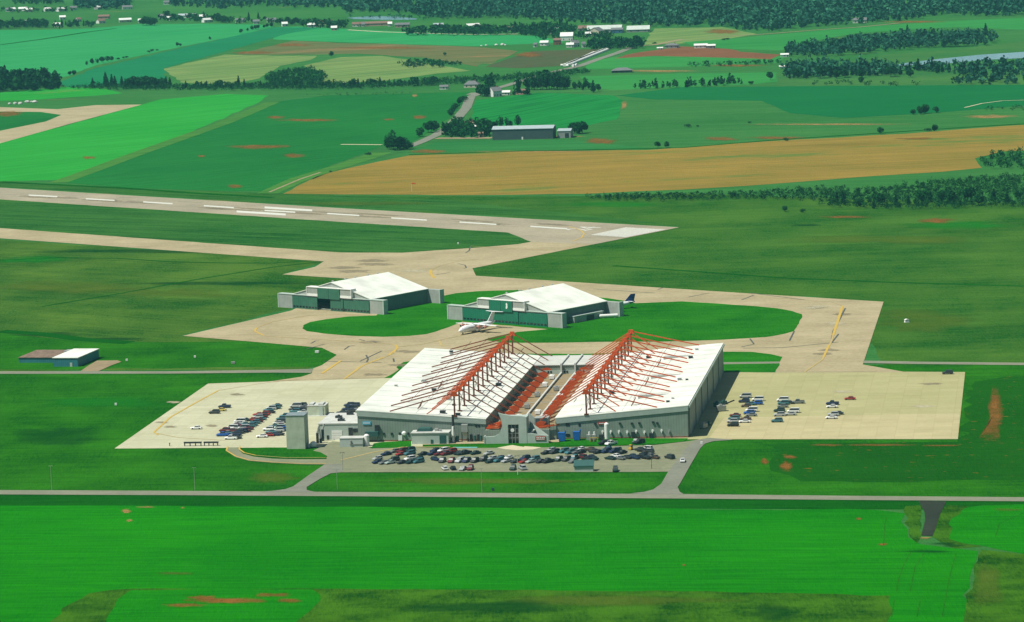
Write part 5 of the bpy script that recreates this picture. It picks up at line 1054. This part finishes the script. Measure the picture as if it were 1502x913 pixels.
wood([(-60,40),(0,39),(30,37),(70,37),(70,42),(30,42),(-60,45)], 9, ['dec'], 9, 'trees round the houses at the far left edge', n=32)
wood([(450,37),(500,38),(512,40),(500,44),(440,41)], 9, ['dec', 'con'], 9, 'dark clump around the last houses of the left village', n=32)
wood([(0,15),(110,14),(110,19),(0,20)], 14, ['dec'], 6, 'thin trees among the farthest left houses', n=26)
wood([(930,129),(980,128),(1090,120),(1090,124),(990,131),(930,131)], 8, ['dec', 'con'], 7, 'dark hedge line right of the poplar row', 'hedgerow', 'hedge', n=34)
wood([(1000,96),(1040,95),(1145,92),(1146,95),(1040,99),(1000,99)], 9, ['bush', 'dec'], 5, 'thin hedge below the red earth field', 'hedgerow', 'hedge', n=26)
wood([(1190,122),(1260,121),(1350,124),(1350,127),(1190,126)], 13, ['bush'], 4, 'scattered scrub on the marsh below the pond', n=26)
wood([(440,140),(500,138),(560,136),(620,137),(560,141),(500,142)], 12, ['bush'], 2.5, 'broken scrub line left of the white bungalow', n=24, cl=.8)
wood([(1440,160),(1500,157),(1560,156),(1560,163),(1440,163)], 9, ['bush'], 3.5, 'scrub bank at the right edge above the sandy strip', n=24, cl=.8)
wood([(500,27),(640,24),(720,28),(640,31),(620,30)], 16, ['bush', 'dec'], 5, 'scrub on the banks of the long far pond', n=24)

wood([(75,40),(140,38),(140,41),(75,43)], 11, ['dec', 'con'], 7, 'garden trees between the first houses of the left village', n=30)
wood([(236,29),(300,27),(345,32),(345,35),(300,33),(236,33)], 12, ['dec'], 7.5, 'garden trees around the middle houses of the left village', n=30)
wood([(345,33),(450,33),(450,36),(345,36)], 14, ['dec', 'con'], 6, 'garden trees around the white cottages of the left village', n=28)
wood([(780,50),(860,48),(905,55),(900,58),(850,60),(790,60)], 12, ['dec'], 7, 'trees scattered among the far farm buildings', n=30)
# trees one can tell apart
GT = 'single trees among the fields'
trees([(100,112),(112,111)], 2, ['dec'], 5, 'of the pair between the pale and teal fields', GT)
trees([(126,96),(168,89)], 6, ['dec', 'tall'], 6, 'in the short hedge between the pale and teal fields', GT, .5)
trees([(170,89),(190,84)], 3, ['bush'], 3.5, 'in the thin end of the short field hedge', GT, .4)
trees([(216,78),(232,74)], 3, ['bush'], 3.2, 'of the low bushes on the field bank', GT, .3)
trees([(256,68),(268,68)], 2, ['dec'], 4.5, 'of the pair halfway up the field boundary', GT, .4)
tree((308,58.5), 'dec', 4, 'single small tree higher on the field boundary')
tree((353,49), 'dec', 5.5, 'round tree at the left start of the upper boundary hedge')
trees([(360,46),(400,39)], 7, ['dec'], 5, 'in the upper boundary hedge near the village', GT, .4)
tree((486,83), 'dec', 6, 'lone dark tree at the corner of the hay fields')
tree((136,127), 'con', 9, 'single pointed spruce right of the left grove')
trees([(152,128),(170,128)], 4, ['con'], 13, 'of the tall spruce group above the perimeter field', 'tall spruces left', .6)
trees([(175,129),(252,129)], 14, ['dec', 'con', 'dec'], 10, 'in the tall middle part of the long left hedge', 'trees in the long left hedge', 1.2)
trees([(255,130),(345,129)], 12, ['dec', 'con'], 6.5, 'in the low part of the long left hedge', 'trees in the long left hedge', 1)
tree((350,127), 'con', 11, 'tallest spruce rising from the hedge left of the copse')
trees([(355,129),(480,128)], 12, ['dec', 'con'], 7, 'in the hedge below the rounded copse', 'trees in the long left hedge', 1)
trees([(480,129),(640,125)], 22, ['dec', 'con', 'con'], 7.5, 'in the right part of the long hedge', 'trees in the long right hedge', 1)
trees([(716,137),(724,136)], 3, ['tall'], 13, 'of the poplars left of the road bend', 'poplars round the farm')
tree((760,134), 'tall', 12, 'single poplar between the road and the white farmhouse')
trees([(770,132),(836,131)], 16, ['tall'], 13, 'in the dense poplar row right of the farmhouse', 'poplar windbreak', .8)
trees([(842,132),(868,132)], 5, ['tall', 'dec'], 8, 'in the thinner end of the poplar row', 'poplar windbreak', .8)
tree((870,136), 'con', 12, 'single dark conifer at the right end of the poplar row'); tree((878,134), 'dec', 7, 'round tree touching the conifer at the end of the poplar row')
trees([(703,142),(722,141)], 4, ['dec'], 13, 'of the big dark trees left of the white farmhouse', 'farmhouse trees', .8)
trees([(752,141),(776,139)], 4, ['dec'], 6, 'of the garden trees right of the white farmhouse', 'farmhouse trees', .6)
trees([(568,220),(592,219)], 7, ['tall', 'dec'], 11, 'of the clump where the track meets the road', 'trees at the track junction', 1.4); trees([(592,220),(604,218)], 3, ['dec'], 6, 'of the lower bushes right of the junction clump', 'trees at the track junction')
tree((540,228), 'bush', 3, 'small shrub on the bank left of the junction clump')
tree((616,201), 'dec', 8, 'round tree left of the road above the junction'); trees([(626,196),(644,190)], 4, ['dec'], 8, 'of those left of the road by the shelter belt', GT)
trees([(660,172),(680,145)], 8, ['bush', 'dec'], 5, 'of the bushes climbing the left side of the road', GT)
trees([(650,199),(718,199)], 12, ['dec', 'dec', 'tall'], 9, 'along the front of the barn shelter belt', 'trees left of the barn', 1.5)
trees([(700,189),(760,186)], 9, ['tall', 'dec'], 8, 'of the trees just behind the long dark barn', 'trees behind the barn', .8)
trees([(838,197),(856,197)], 5, ['dec'], 8, 'of the trees at the right end of the barn', 'trees right of the barn', 1.5)
for i, (x, y, h) in enumerate(((965,217.5,5),(978,217,5),(1009,187,3.6),(1024,186.5,2),(1099,181,2),(1152,207,3.2),(1291,197,6),(1361,193,3.4),(1371,193,5.5),(1340,169,5),(1350,168,7),(1357,167,8),(1374,166,5.5),(1152,311,4.2),(1176,312,3),(485,253,1.6))):
    tree((x, y), 'bush' if h < 4 else 'dec', h, ['left one of two round trees on the edge of the ripening field','right one of two round trees on the edge of the ripening field','small dark bush alone in the pasture right of the barn','tiny bush beside the lone pasture bush','tiny bush farther right in the pasture','low bush on the hedge line above the ripening field',
         'dark round tree on the boundary above the ripening field','small bush touching the next round tree on the boundary','round tree on the boundary near the right edge','small tree at the left of the four-tree clump in the teal field','second tree of the clump in the teal field','tallest tree of the clump in the teal field','single round tree right of the clump in the teal field','single dark bush below the scrub on the airfield grass','low bush just left of the big thicket','small bush in the lush bank left'][i])
trees([(1215,304),(1500,296)], 16, ['dec', 'con'], 7.5, 'standing out along the right-hand thicket', 'taller trees in the right thicket', 5)
trees([(1150,115),(1340,112)], 16, ['con', 'dec'], 10, 'along the front of the wood below the pond', 'front trees of the pond woods', 2)
trees([(1330,104),(1450,112)], 12, ['con'], 11, 'of the loose spruces on the near bank of the pond', 'front trees of the pond woods', 3)
tree((1263,122), 'dec', 6, 'broad bush alone on the marsh below the wood'); tree((1130,118), 'dec', 8, 'dark tree alone left of the wood below the pond'); tree((1100,124), 'bush', 4, 'small bush below the lone dark tree at the hedge end')
trees([(1170,77),(1262,70)], 10, ['con', 'dec'], 9.5, 'along the left front of the long upper wood', 'front trees of the upper wood', 2)
tree((1446,53), 'con', 14, 'tallest spruce at the right end of the upper wood'); tree((1331,52), 'con', 12, 'pointed spruce rising over the middle of the upper wood')
trees([(205,38),(232,37)], 4, ['dec'], 12, 'of the big tree clump among the left village houses', 'village trees', .6)
trees([(20,40),(70,40)], 7, ['dec'], 10, 'of the trees around the houses at the left edge', 'village trees', .8); trees([(80,37),(138,38)], 9, ['dec', 'con'], 7.5, 'of the trees between the first village houses', 'village trees', .8)
trees([(240,27),(292,27)], 5, ['dec'], 8, 'of the trees behind the long white village house', 'village trees', .8); trees([(318,33),(334,33)], 4, ['dec'], 12, 'of the large dark trees right of the village bungalow', 'village trees', 1)
tree((365,30), 'con', 11, 'tall pointed spruce in the village, left one'); tree((379,28), 'con', 9, 'smaller pointed spruce in the village, right one'); tree((388,30), 'dec', 5, 'small round tree right of the village spruces')
trees([(405,36),(440,37)], 7, ['dec'], 9, 'of the dark trees right of the white village cottages', 'village trees', 1)
trees([(635,48),(660,47)], 4, ['dec'], 9, 'of the trees by the far white bungalow', 'far centre trees', .6); tree((622,48), 'dec', 4, 'small tree by the far white road'); tree((653,82), 'dec', 4, 'tiny lone tree in the far hay field, centre')
tree((960,65), 'bush', 3, 'bush beside the far road bend'); trees([(1060,60),(1072,59)], 2, ['bush'], 2.5, 'of two tiny bushes in the far green field', GT)

# ================================================================ HOUSES AND FARM BUILDINGS
HW = paint('white_house_wall', (.72,.73,.70), .7, .08, .5); HC = paint('cream_house_wall', (.55,.50,.40), .7, .1, .5); HG = paint('grey_house_wall', (.30,.32,.32), .7, .1, .5); HP = paint('pink_house_wall', (.50,.32,.26), .7, .1, .5)
RG = paint('grey_shingle_roof', (.16,.17,.18), .9, .15, .6); RB = paint('brown_shingle_roof', (.22,.13,.10), .9, .15, .6); RW = paint('white_metal_roof', (.75,.77,.74), .5, .08, .3); RW2 = paint('dull_white_roof', (.52,.58,.54), .6, .1, .3)
RS = paint('silver_metal_roof', (.42,.50,.52), .4, .1, .3, ribs=(0, 1.2)); BW = paint('dark_barn_wall', (.052,.085,.092), .6, .1, .3, ribs=(0, 1.0))
def house(px, w_, d_, h, ridge, ang, wall, roof, label, name='house', cat='house', wins=3, chim=True, hip=False):
    g_ = G(*px); e = thing(name, label, cat, (g_.x, g_.y, 0), R(ang))
    m = MB(); m.box(-w_/2, w_/2, 0, d_, 0, h); m.prism([(0, h), (d_, h), (d_/2, h+ridge-.1)], 'x', -w_/2+(w_*.25 if hip else 0), w_/2-(w_*.25 if hip else 0)); m.build('wall', wall, e)
    m = MB(); ov = .4
    if hip: m.poly([(-w_/2-ov,-ov,h+.02),(w_/2+ov,-ov,h+.02),(w_/2+ov,d_+ov,h+.02),(-w_/2-ov,d_+ov,h+.02),(-w_/2+w_*.28,d_/2,h+ridge),(w_/2-w_*.28,d_/2,h+ridge)], [(3,2,1,0),(0,1,5,4),(1,2,5),(2,3,4,5),(3,0,4)])
    else: m.prism([(-ov, h-.15), (d_/2, h+ridge), (d_+ov, h-.15), (d_+ov, h+.1), (d_/2, h+ridge+.25), (-ov, h+.1)], 'x', -w_/2-ov, w_/2+ov)
    rf = m.build('roof', roof, e)
    if chim: m = MB(); m.box(w_*.2, w_*.2+.8, d_/2-.4, d_/2+.4, h+ridge-.4, h+ridge+1.1); m.build('chimney', C_brick, rf)
    for k in range(wins):
        x = -w_/2+(k+.6)*w_/(wins+.2)
        m = MB(); m.box(x-.5, x+.5, -.07, -.02, .9, 2.1); m.build('window', C_glass, e)
    m = MB(); m.box(w_*.5-1.5, w_*.5-.6, -.07, -.02, 0, 2.0); m.build('door', C_dark, e)
    return e
# long dark barn
o = G(500+668/3.004, 120+258/3.004); e = thing('long_barn', 'long dark metal barn with pale metal roof at the middle of the far fields', 'barn', (o.x, o.y, 0), R(-9.3))
m = MB(); m.box(0, 48.5, 0, 17, 0, 8.2); m.prism([(0, 8.2), (17, 8.2), (8.5, 9.9)], 'x', 0, 48.5); m.build('wall', BW, e); m = MB(); m.prism([(-.4, 8.2), (8.5, 10.1), (17.4, 8.2), (17.4, 8.5), (8.5, 10.4), (-.4, 8.5)], 'x', -.5, 49.0); m.build('roof', RS, e); m = MB(); m.box(23.4, 24.6, -.1, -.02, 0, 2.1); m.build('door', C_white, e)
e = thing('barn_extension', 'lower grey barn joined to the right end of the long dark barn', 'barn', (o.x+51.5, o.y-3.5, 0), R(-9.3)); m = MB(); m.box(0, 10.5, 0, 14, 0, 5.4); m.prism([(0, 5.4), (14, 5.4), (7, 6.6)], 'x', 0, 10.5); m.build('wall', HG, e); m = MB(); m.prism([(-.3, 5.4), (7, 6.8), (14.3, 5.4), (14.3, 5.7), (7, 7.1), (-.3, 5.7)], 'x', -.3, 10.8); m.build('roof', RS, e); m = MB(); m.box(6, 9, -.1, -.02, 0, 3.8); m.build('door', C_dark, e)
house((691,129), 14, 9, 3, 3.4, -12, HC, RG, 'cream bungalow with big grey hipped roof above the road bend', chim=True, hip=True); house((651,131.5), 8, 5, 2.4, 1.6, -8, HW, RG, 'small white shed with grey roof alone in the meadow', 'shed', 'shed', 1, False)
house((730,142), 9, 9, 5, 3.6, 30, HW, RG, 'white farmhouse with steep grey roof among big dark trees'); house((742,140), 7, 5, 2.6, 1.6, -10, HW, RW, 'small white outbuilding right of the white farmhouse', 'outbuilding', 'outbuilding', 1, False)
house((765,139), 13, 7, 3, 2, -14, HP, RB, 'low pinkish house right of the white farmhouse', hip=True); house((686,188), 14, 9, 3, 2.4, -10, HP, RB, 'brown-roofed bungalow hidden among trees left of the long barn', hip=True); house((697,190), 5, 4, 2.4, 1, -10, HW, RW, 'small white shed beside the brown-roofed bungalow', 'shed', 'shed', 1, False)
house((705,201.5), 4, 3, 3, 1, -8, HP, RB, 'tiny pinkish hut by the barn yard track', 'hut', 'hut', 1, False)
house((912,107), 20, 9, 2.2, 2.6, -5, C_dark, RG, 'low open-sided building with grey roof at the edge of the sandy strip', 'field_barn', 'barn', 2, False, True)
# the far farm
house((886,48.5), 40, 24, 4, 4, -6, HG, RW2, 'largest white-roofed barn of the far farm', 'barn', 'barn', 4, False); house((936,47.5), 26, 16, 3, 4, -6, HG, RW2, 'white-roofed barn at the right end of the far farm', 'barn', 'barn', 3, False)
house((883,52), 12, 14, 5, 4, 60, HC, RG, 'cream gabled building in front of the largest far barn', 'outbuilding', 'outbuilding', 2, False); house((811,50), 12, 9, 4, 3, -8, HW, RS, 'white house at the left of the far farm'); house((831,60), 14, 10, 5, 4, -8, HW, RW, 'bright-roofed barn in the middle of the far farm', 'barn', 'barn', 2, False)
house((817,66), 8, 6, 5, 2, -8, C_brick, RB, 'red-brown shed in front of the far farm', 'shed', 'shed', 1, False); house((845,69), 9, 7, 4, 3, 30, HW, RG, 'white farmhouse nearest the far road, right'); house((836,70), 8, 5, 3, 2, -5, HW, RW, 'small white shed left of the nearest far farmhouse', 'shed', 'shed', 1, False)
house((798,67.5), 9, 6, 3.5, 2, -8, HW, RW, 'white trailer-like shed left of the red-brown shed', 'shed', 'shed', 2, False); house((785,69.5), 4, 5, 3, 1.5, -8, HW, RG, 'tiny white hut at the left end of the far farm', 'hut', 'hut', 1, False)
house((856,70), 4, 4, 4, 2, 0, HW, RG, 'narrow white hut right of the nearest far farmhouse', 'hut', 'hut', 1, False); house((858,47), 16, 12, 4, 3, -8, HG, RB, 'brown-roofed barn left of the largest far barn', 'barn', 'barn', 2, False); house((905,49), 14, 8, 4, 2, -8, paint('blue_barn_wall', (.06,.16,.30), .6, .1, .5), RG, 'blue shed between the two big far barns', 'shed', 'shed', 2, False)
house((863,55), 6, 5, 4, 2, 10, HW, RW, 'small white shed between trees of the far farm', 'shed', 'shed', 1, False)
house((985,71), 15, 8, 3, 2, -8, HG, RG, 'grey house on the red earth field', hip=True); house((968,73), 6, 3, 1.6, .8, -8, HW, RW, 'small white trailer left of the grey house', 'trailer', 'trailer', 1, False); house((1028,71), 14, 5, 3, 1.6, -4, HW, RW, 'long white bungalow at the right of the red earth field', wins=3, chim=False); house((1043,71.5), 9, 5, 3, 1.4, -4, HG, RW, 'pale shed right of the long white bungalow', 'shed', 'shed', 1, False)
house((1261,34), 16, 8, 3.4, 2.4, -4, HW, RG, 'lone white house before the right forest', hip=False); house((1151,84), 8, 4, 2.4, 1.2, -4, HW, RW, 'white hut at the left tip of the upper wood', 'hut', 'hut', 1, False); house((1150,100.5), 9, 3, 1.8, .8, -4, HW, RW, 'low white hut left of the wood below the pond', 'hut', 'hut', 1, False)
# poly-tunnel rows beside the road
for i in range(4):
    p0 = (828+i*2.6, 97.5-i*.6); p1 = (886+i*2.4, 74.8-i*.5)
    if i == 3: p1 = (872, 79)
    a_, b_ = G(*p0), G(*p1); dr = (b_-a_); L_ = dr.length; e = thing('silage_wrap_row', ['left white wrapped bale row beside the far road','second white wrapped bale row from the left','third white wrapped bale row from the left','right and shortest white wrapped bale row'][i], 'bale row', (a_.x, a_.y, 0), math.atan2(dr.y, dr.x), 'white wrapped rows by the road')
    m = MB(); m.prism([(-2.6, 0), (2.6, 0), (2.5, 1.6), (1.4, 2.4), (-1.4, 2.4), (-2.5, 1.6)], 'x', 0, L_); m.build('wrap', C_white, e)
for i, (x, y) in enumerate(((824,98),(841,98.4),(846,97.4),(832,98.6))):
    g_ = G(x, y); e = thing('round_bale', ['white bale at the near left end of the wrapped rows','left one of two bales right of the wrapped rows','right one of two bales right of the wrapped rows','white bale between the row ends'][i], 'bale', (g_.x, g_.y, 0), i); m = MB(); m.tube((-1.2, 0, 1.3), (1.2, 0, 1.3), 1.4, n=14); m.build('wrap', C_white, e)
# villages along the far left road
V = [((13,17.5),9,'W','G',0,'cottage at the top left corner'),((19,17),8,'W','W',20,'second cottage from the top left corner'),((33,16.5),12,'W','W',-8,'white long cottage in the top left row'),((42,18),10,'G','W',0,'low grey-white shed row in the top left'),((71,17),9,'W','W',30,'white gabled cottage behind the thin trees'),((91,17),12,'W','W',50,'bright gabled house in the top row'),((108,15),9,'W','G',10,'white house left of the compact wood'),
     ((147,14),11,'G','W',60,'pale barn in front of the compact wood'),((187,14),14,'W','G',10,'white and grey house right of the compact wood'),((245,7),10,'W','G',0,'small white house on the upper edge'),((38,36),8,'W','W',50,'white gable between the left edge trees'),((92,29),8,'W','W',10,'white cottage peeping over the village trees'),((83,40),9,'W','W',-4,'white low shed before the village trees'),((117,32),6,'W','P',40,'narrow white house beside dark trees'),
     ((150,34.5),10,'W','B',40,'brown-roofed white house in the left village'),((152,28),15,'P','B',-4,'long reddish roof in the left village'),((184,33),16,'C','W',10,'cream long house at the village yard'),((206,34),6,'W','W',0,'first tiny white hut by the village field'),((241,27),16,'G','G',-4,'grey low building right of the big village clump'),((248,30.5),6,'W','W',0,'tiny white hut below the grey village building'),((274,26.5),24,'W','S',-6,'long white house with curved pale roof'),
     ((297,28),9,'C','W',0,'cream cottage with pale roof'),((306,33),13,'W','W',35,'white gabled house before the large dark trees'),((352,33.5),12,'W','G',-2,'white cottage group, left one'),((376,35.5),8,'W','G',4,'tall white cottage, middle one'),((398,33),12,'W','G',-2,'white cottage group, right one'),((477,36.5),18,'C','B',-4,'low brown-roofed house in the last village clump'),((490,45),7,'P','W',0,'small pinkish shed at the field corner'),((458,40.5),12,'G','W',-3,'long pale shed by the village field'),((418,39),7,'W','W',10,'little white shed between two dark trees'),
     ((522,39.5),9,'W','B',-4,'small white house at the start of the far long sheds'),((533,39.8),4,'W','G',0,'white hut before the far long sheds'),((550,38.5),38,'P','B',-3,'long brown-roofed shed on the far field, left'),((572,39),5,'W','W',0,'white hut between the far long sheds'),((590,40.5),18,'P','G',-3,'shorter dark shed on the far field, right'),((643,41),12,'G','S',0,'blue-grey house behind trees, far centre'),((695,41.5),16,'W','W',20,'white bungalow in the far tree belt'),((746,45.5),9,'C','B',-3,'brown-roofed cottage at the end of the tree belt')]
WM = {'W': HW, 'G': HG, 'C': HC, 'P': HP}; RM = {'W': RW, 'G': RG, 'B': RB, 'S': RS, 'P': RB}
for (px, w_, wa, ro, an_, lb) in V: house(px, w_, 7 if w_ < 20 else 9, 3.2, 2.2, an_, WM[wa], RM[ro], lb, 'cottage', 'house', 2, False)
RK = [3, 4, 5, 1, 0, 2, 0, 1, 2, 3, 4]
# rubble and stones by the old taxiway, cattle-white stones in a far field
for i, (x, y) in enumerate(((40,151),(46,150),(51,151),(22,153),(14,153.5),(30,153),(706,68),(713,67.5),(728,67),(737,66.5),(741,66.8))):
    g_ = G(x, y); s = random.uniform(1.2, 2.4); e = D.objects.new('boulder', None)
    m = MB(); n = 9; m.loft([[(s*r*math.cos(2*math.pi*k/n)*random.uniform(.8, 1.2), s*r*math.sin(2*math.pi*k/n)*random.uniform(.8, 1.2), z*s) for k in range(n)] for r, z in ((.9, 0), (1.1, .35), (.8, .8), (.3, 1.0))]); o = m.build('rubble_pile', C_roof2, None); o.location = (g_.x, g_.y, 0)
    tag(o, 'pale rubble heap, %s from left %s' % (ORD[RK[i]], 'beside the old taxiway' if i < 6 else 'in the far brown field'), 'rubble', 'rubble heaps')

# ================================================================ AIR
mh = D.materials.new('haze_air'); mh.use_nodes = True; t = mh.node_tree; t.nodes.clear(); out = t.nodes.new('ShaderNodeOutputMaterial'); pv = t.nodes.new('ShaderNodeVolumePrincipled')
pv.inputs['Color'].default_value = (.22,.80,.86,1); pv.inputs['Density'].default_value = HAZE = 3.2e-5; pv.inputs['Anisotropy'].default_value = .0
t.links.new(pv.outputs[0], out.inputs['Volume'])
m = MB(); m.box(-31000, 31000, -2500, 31000, -1, 275); o = m.build('haze', mh); tag(o, 'faint bluish summer air over the whole landscape', 'haze', None, 'stuff')
mh.cycles.homogeneous_volume = True
for e in PROTO.values():
    if 'label' not in e: pass
print('objects', len(D.objects))
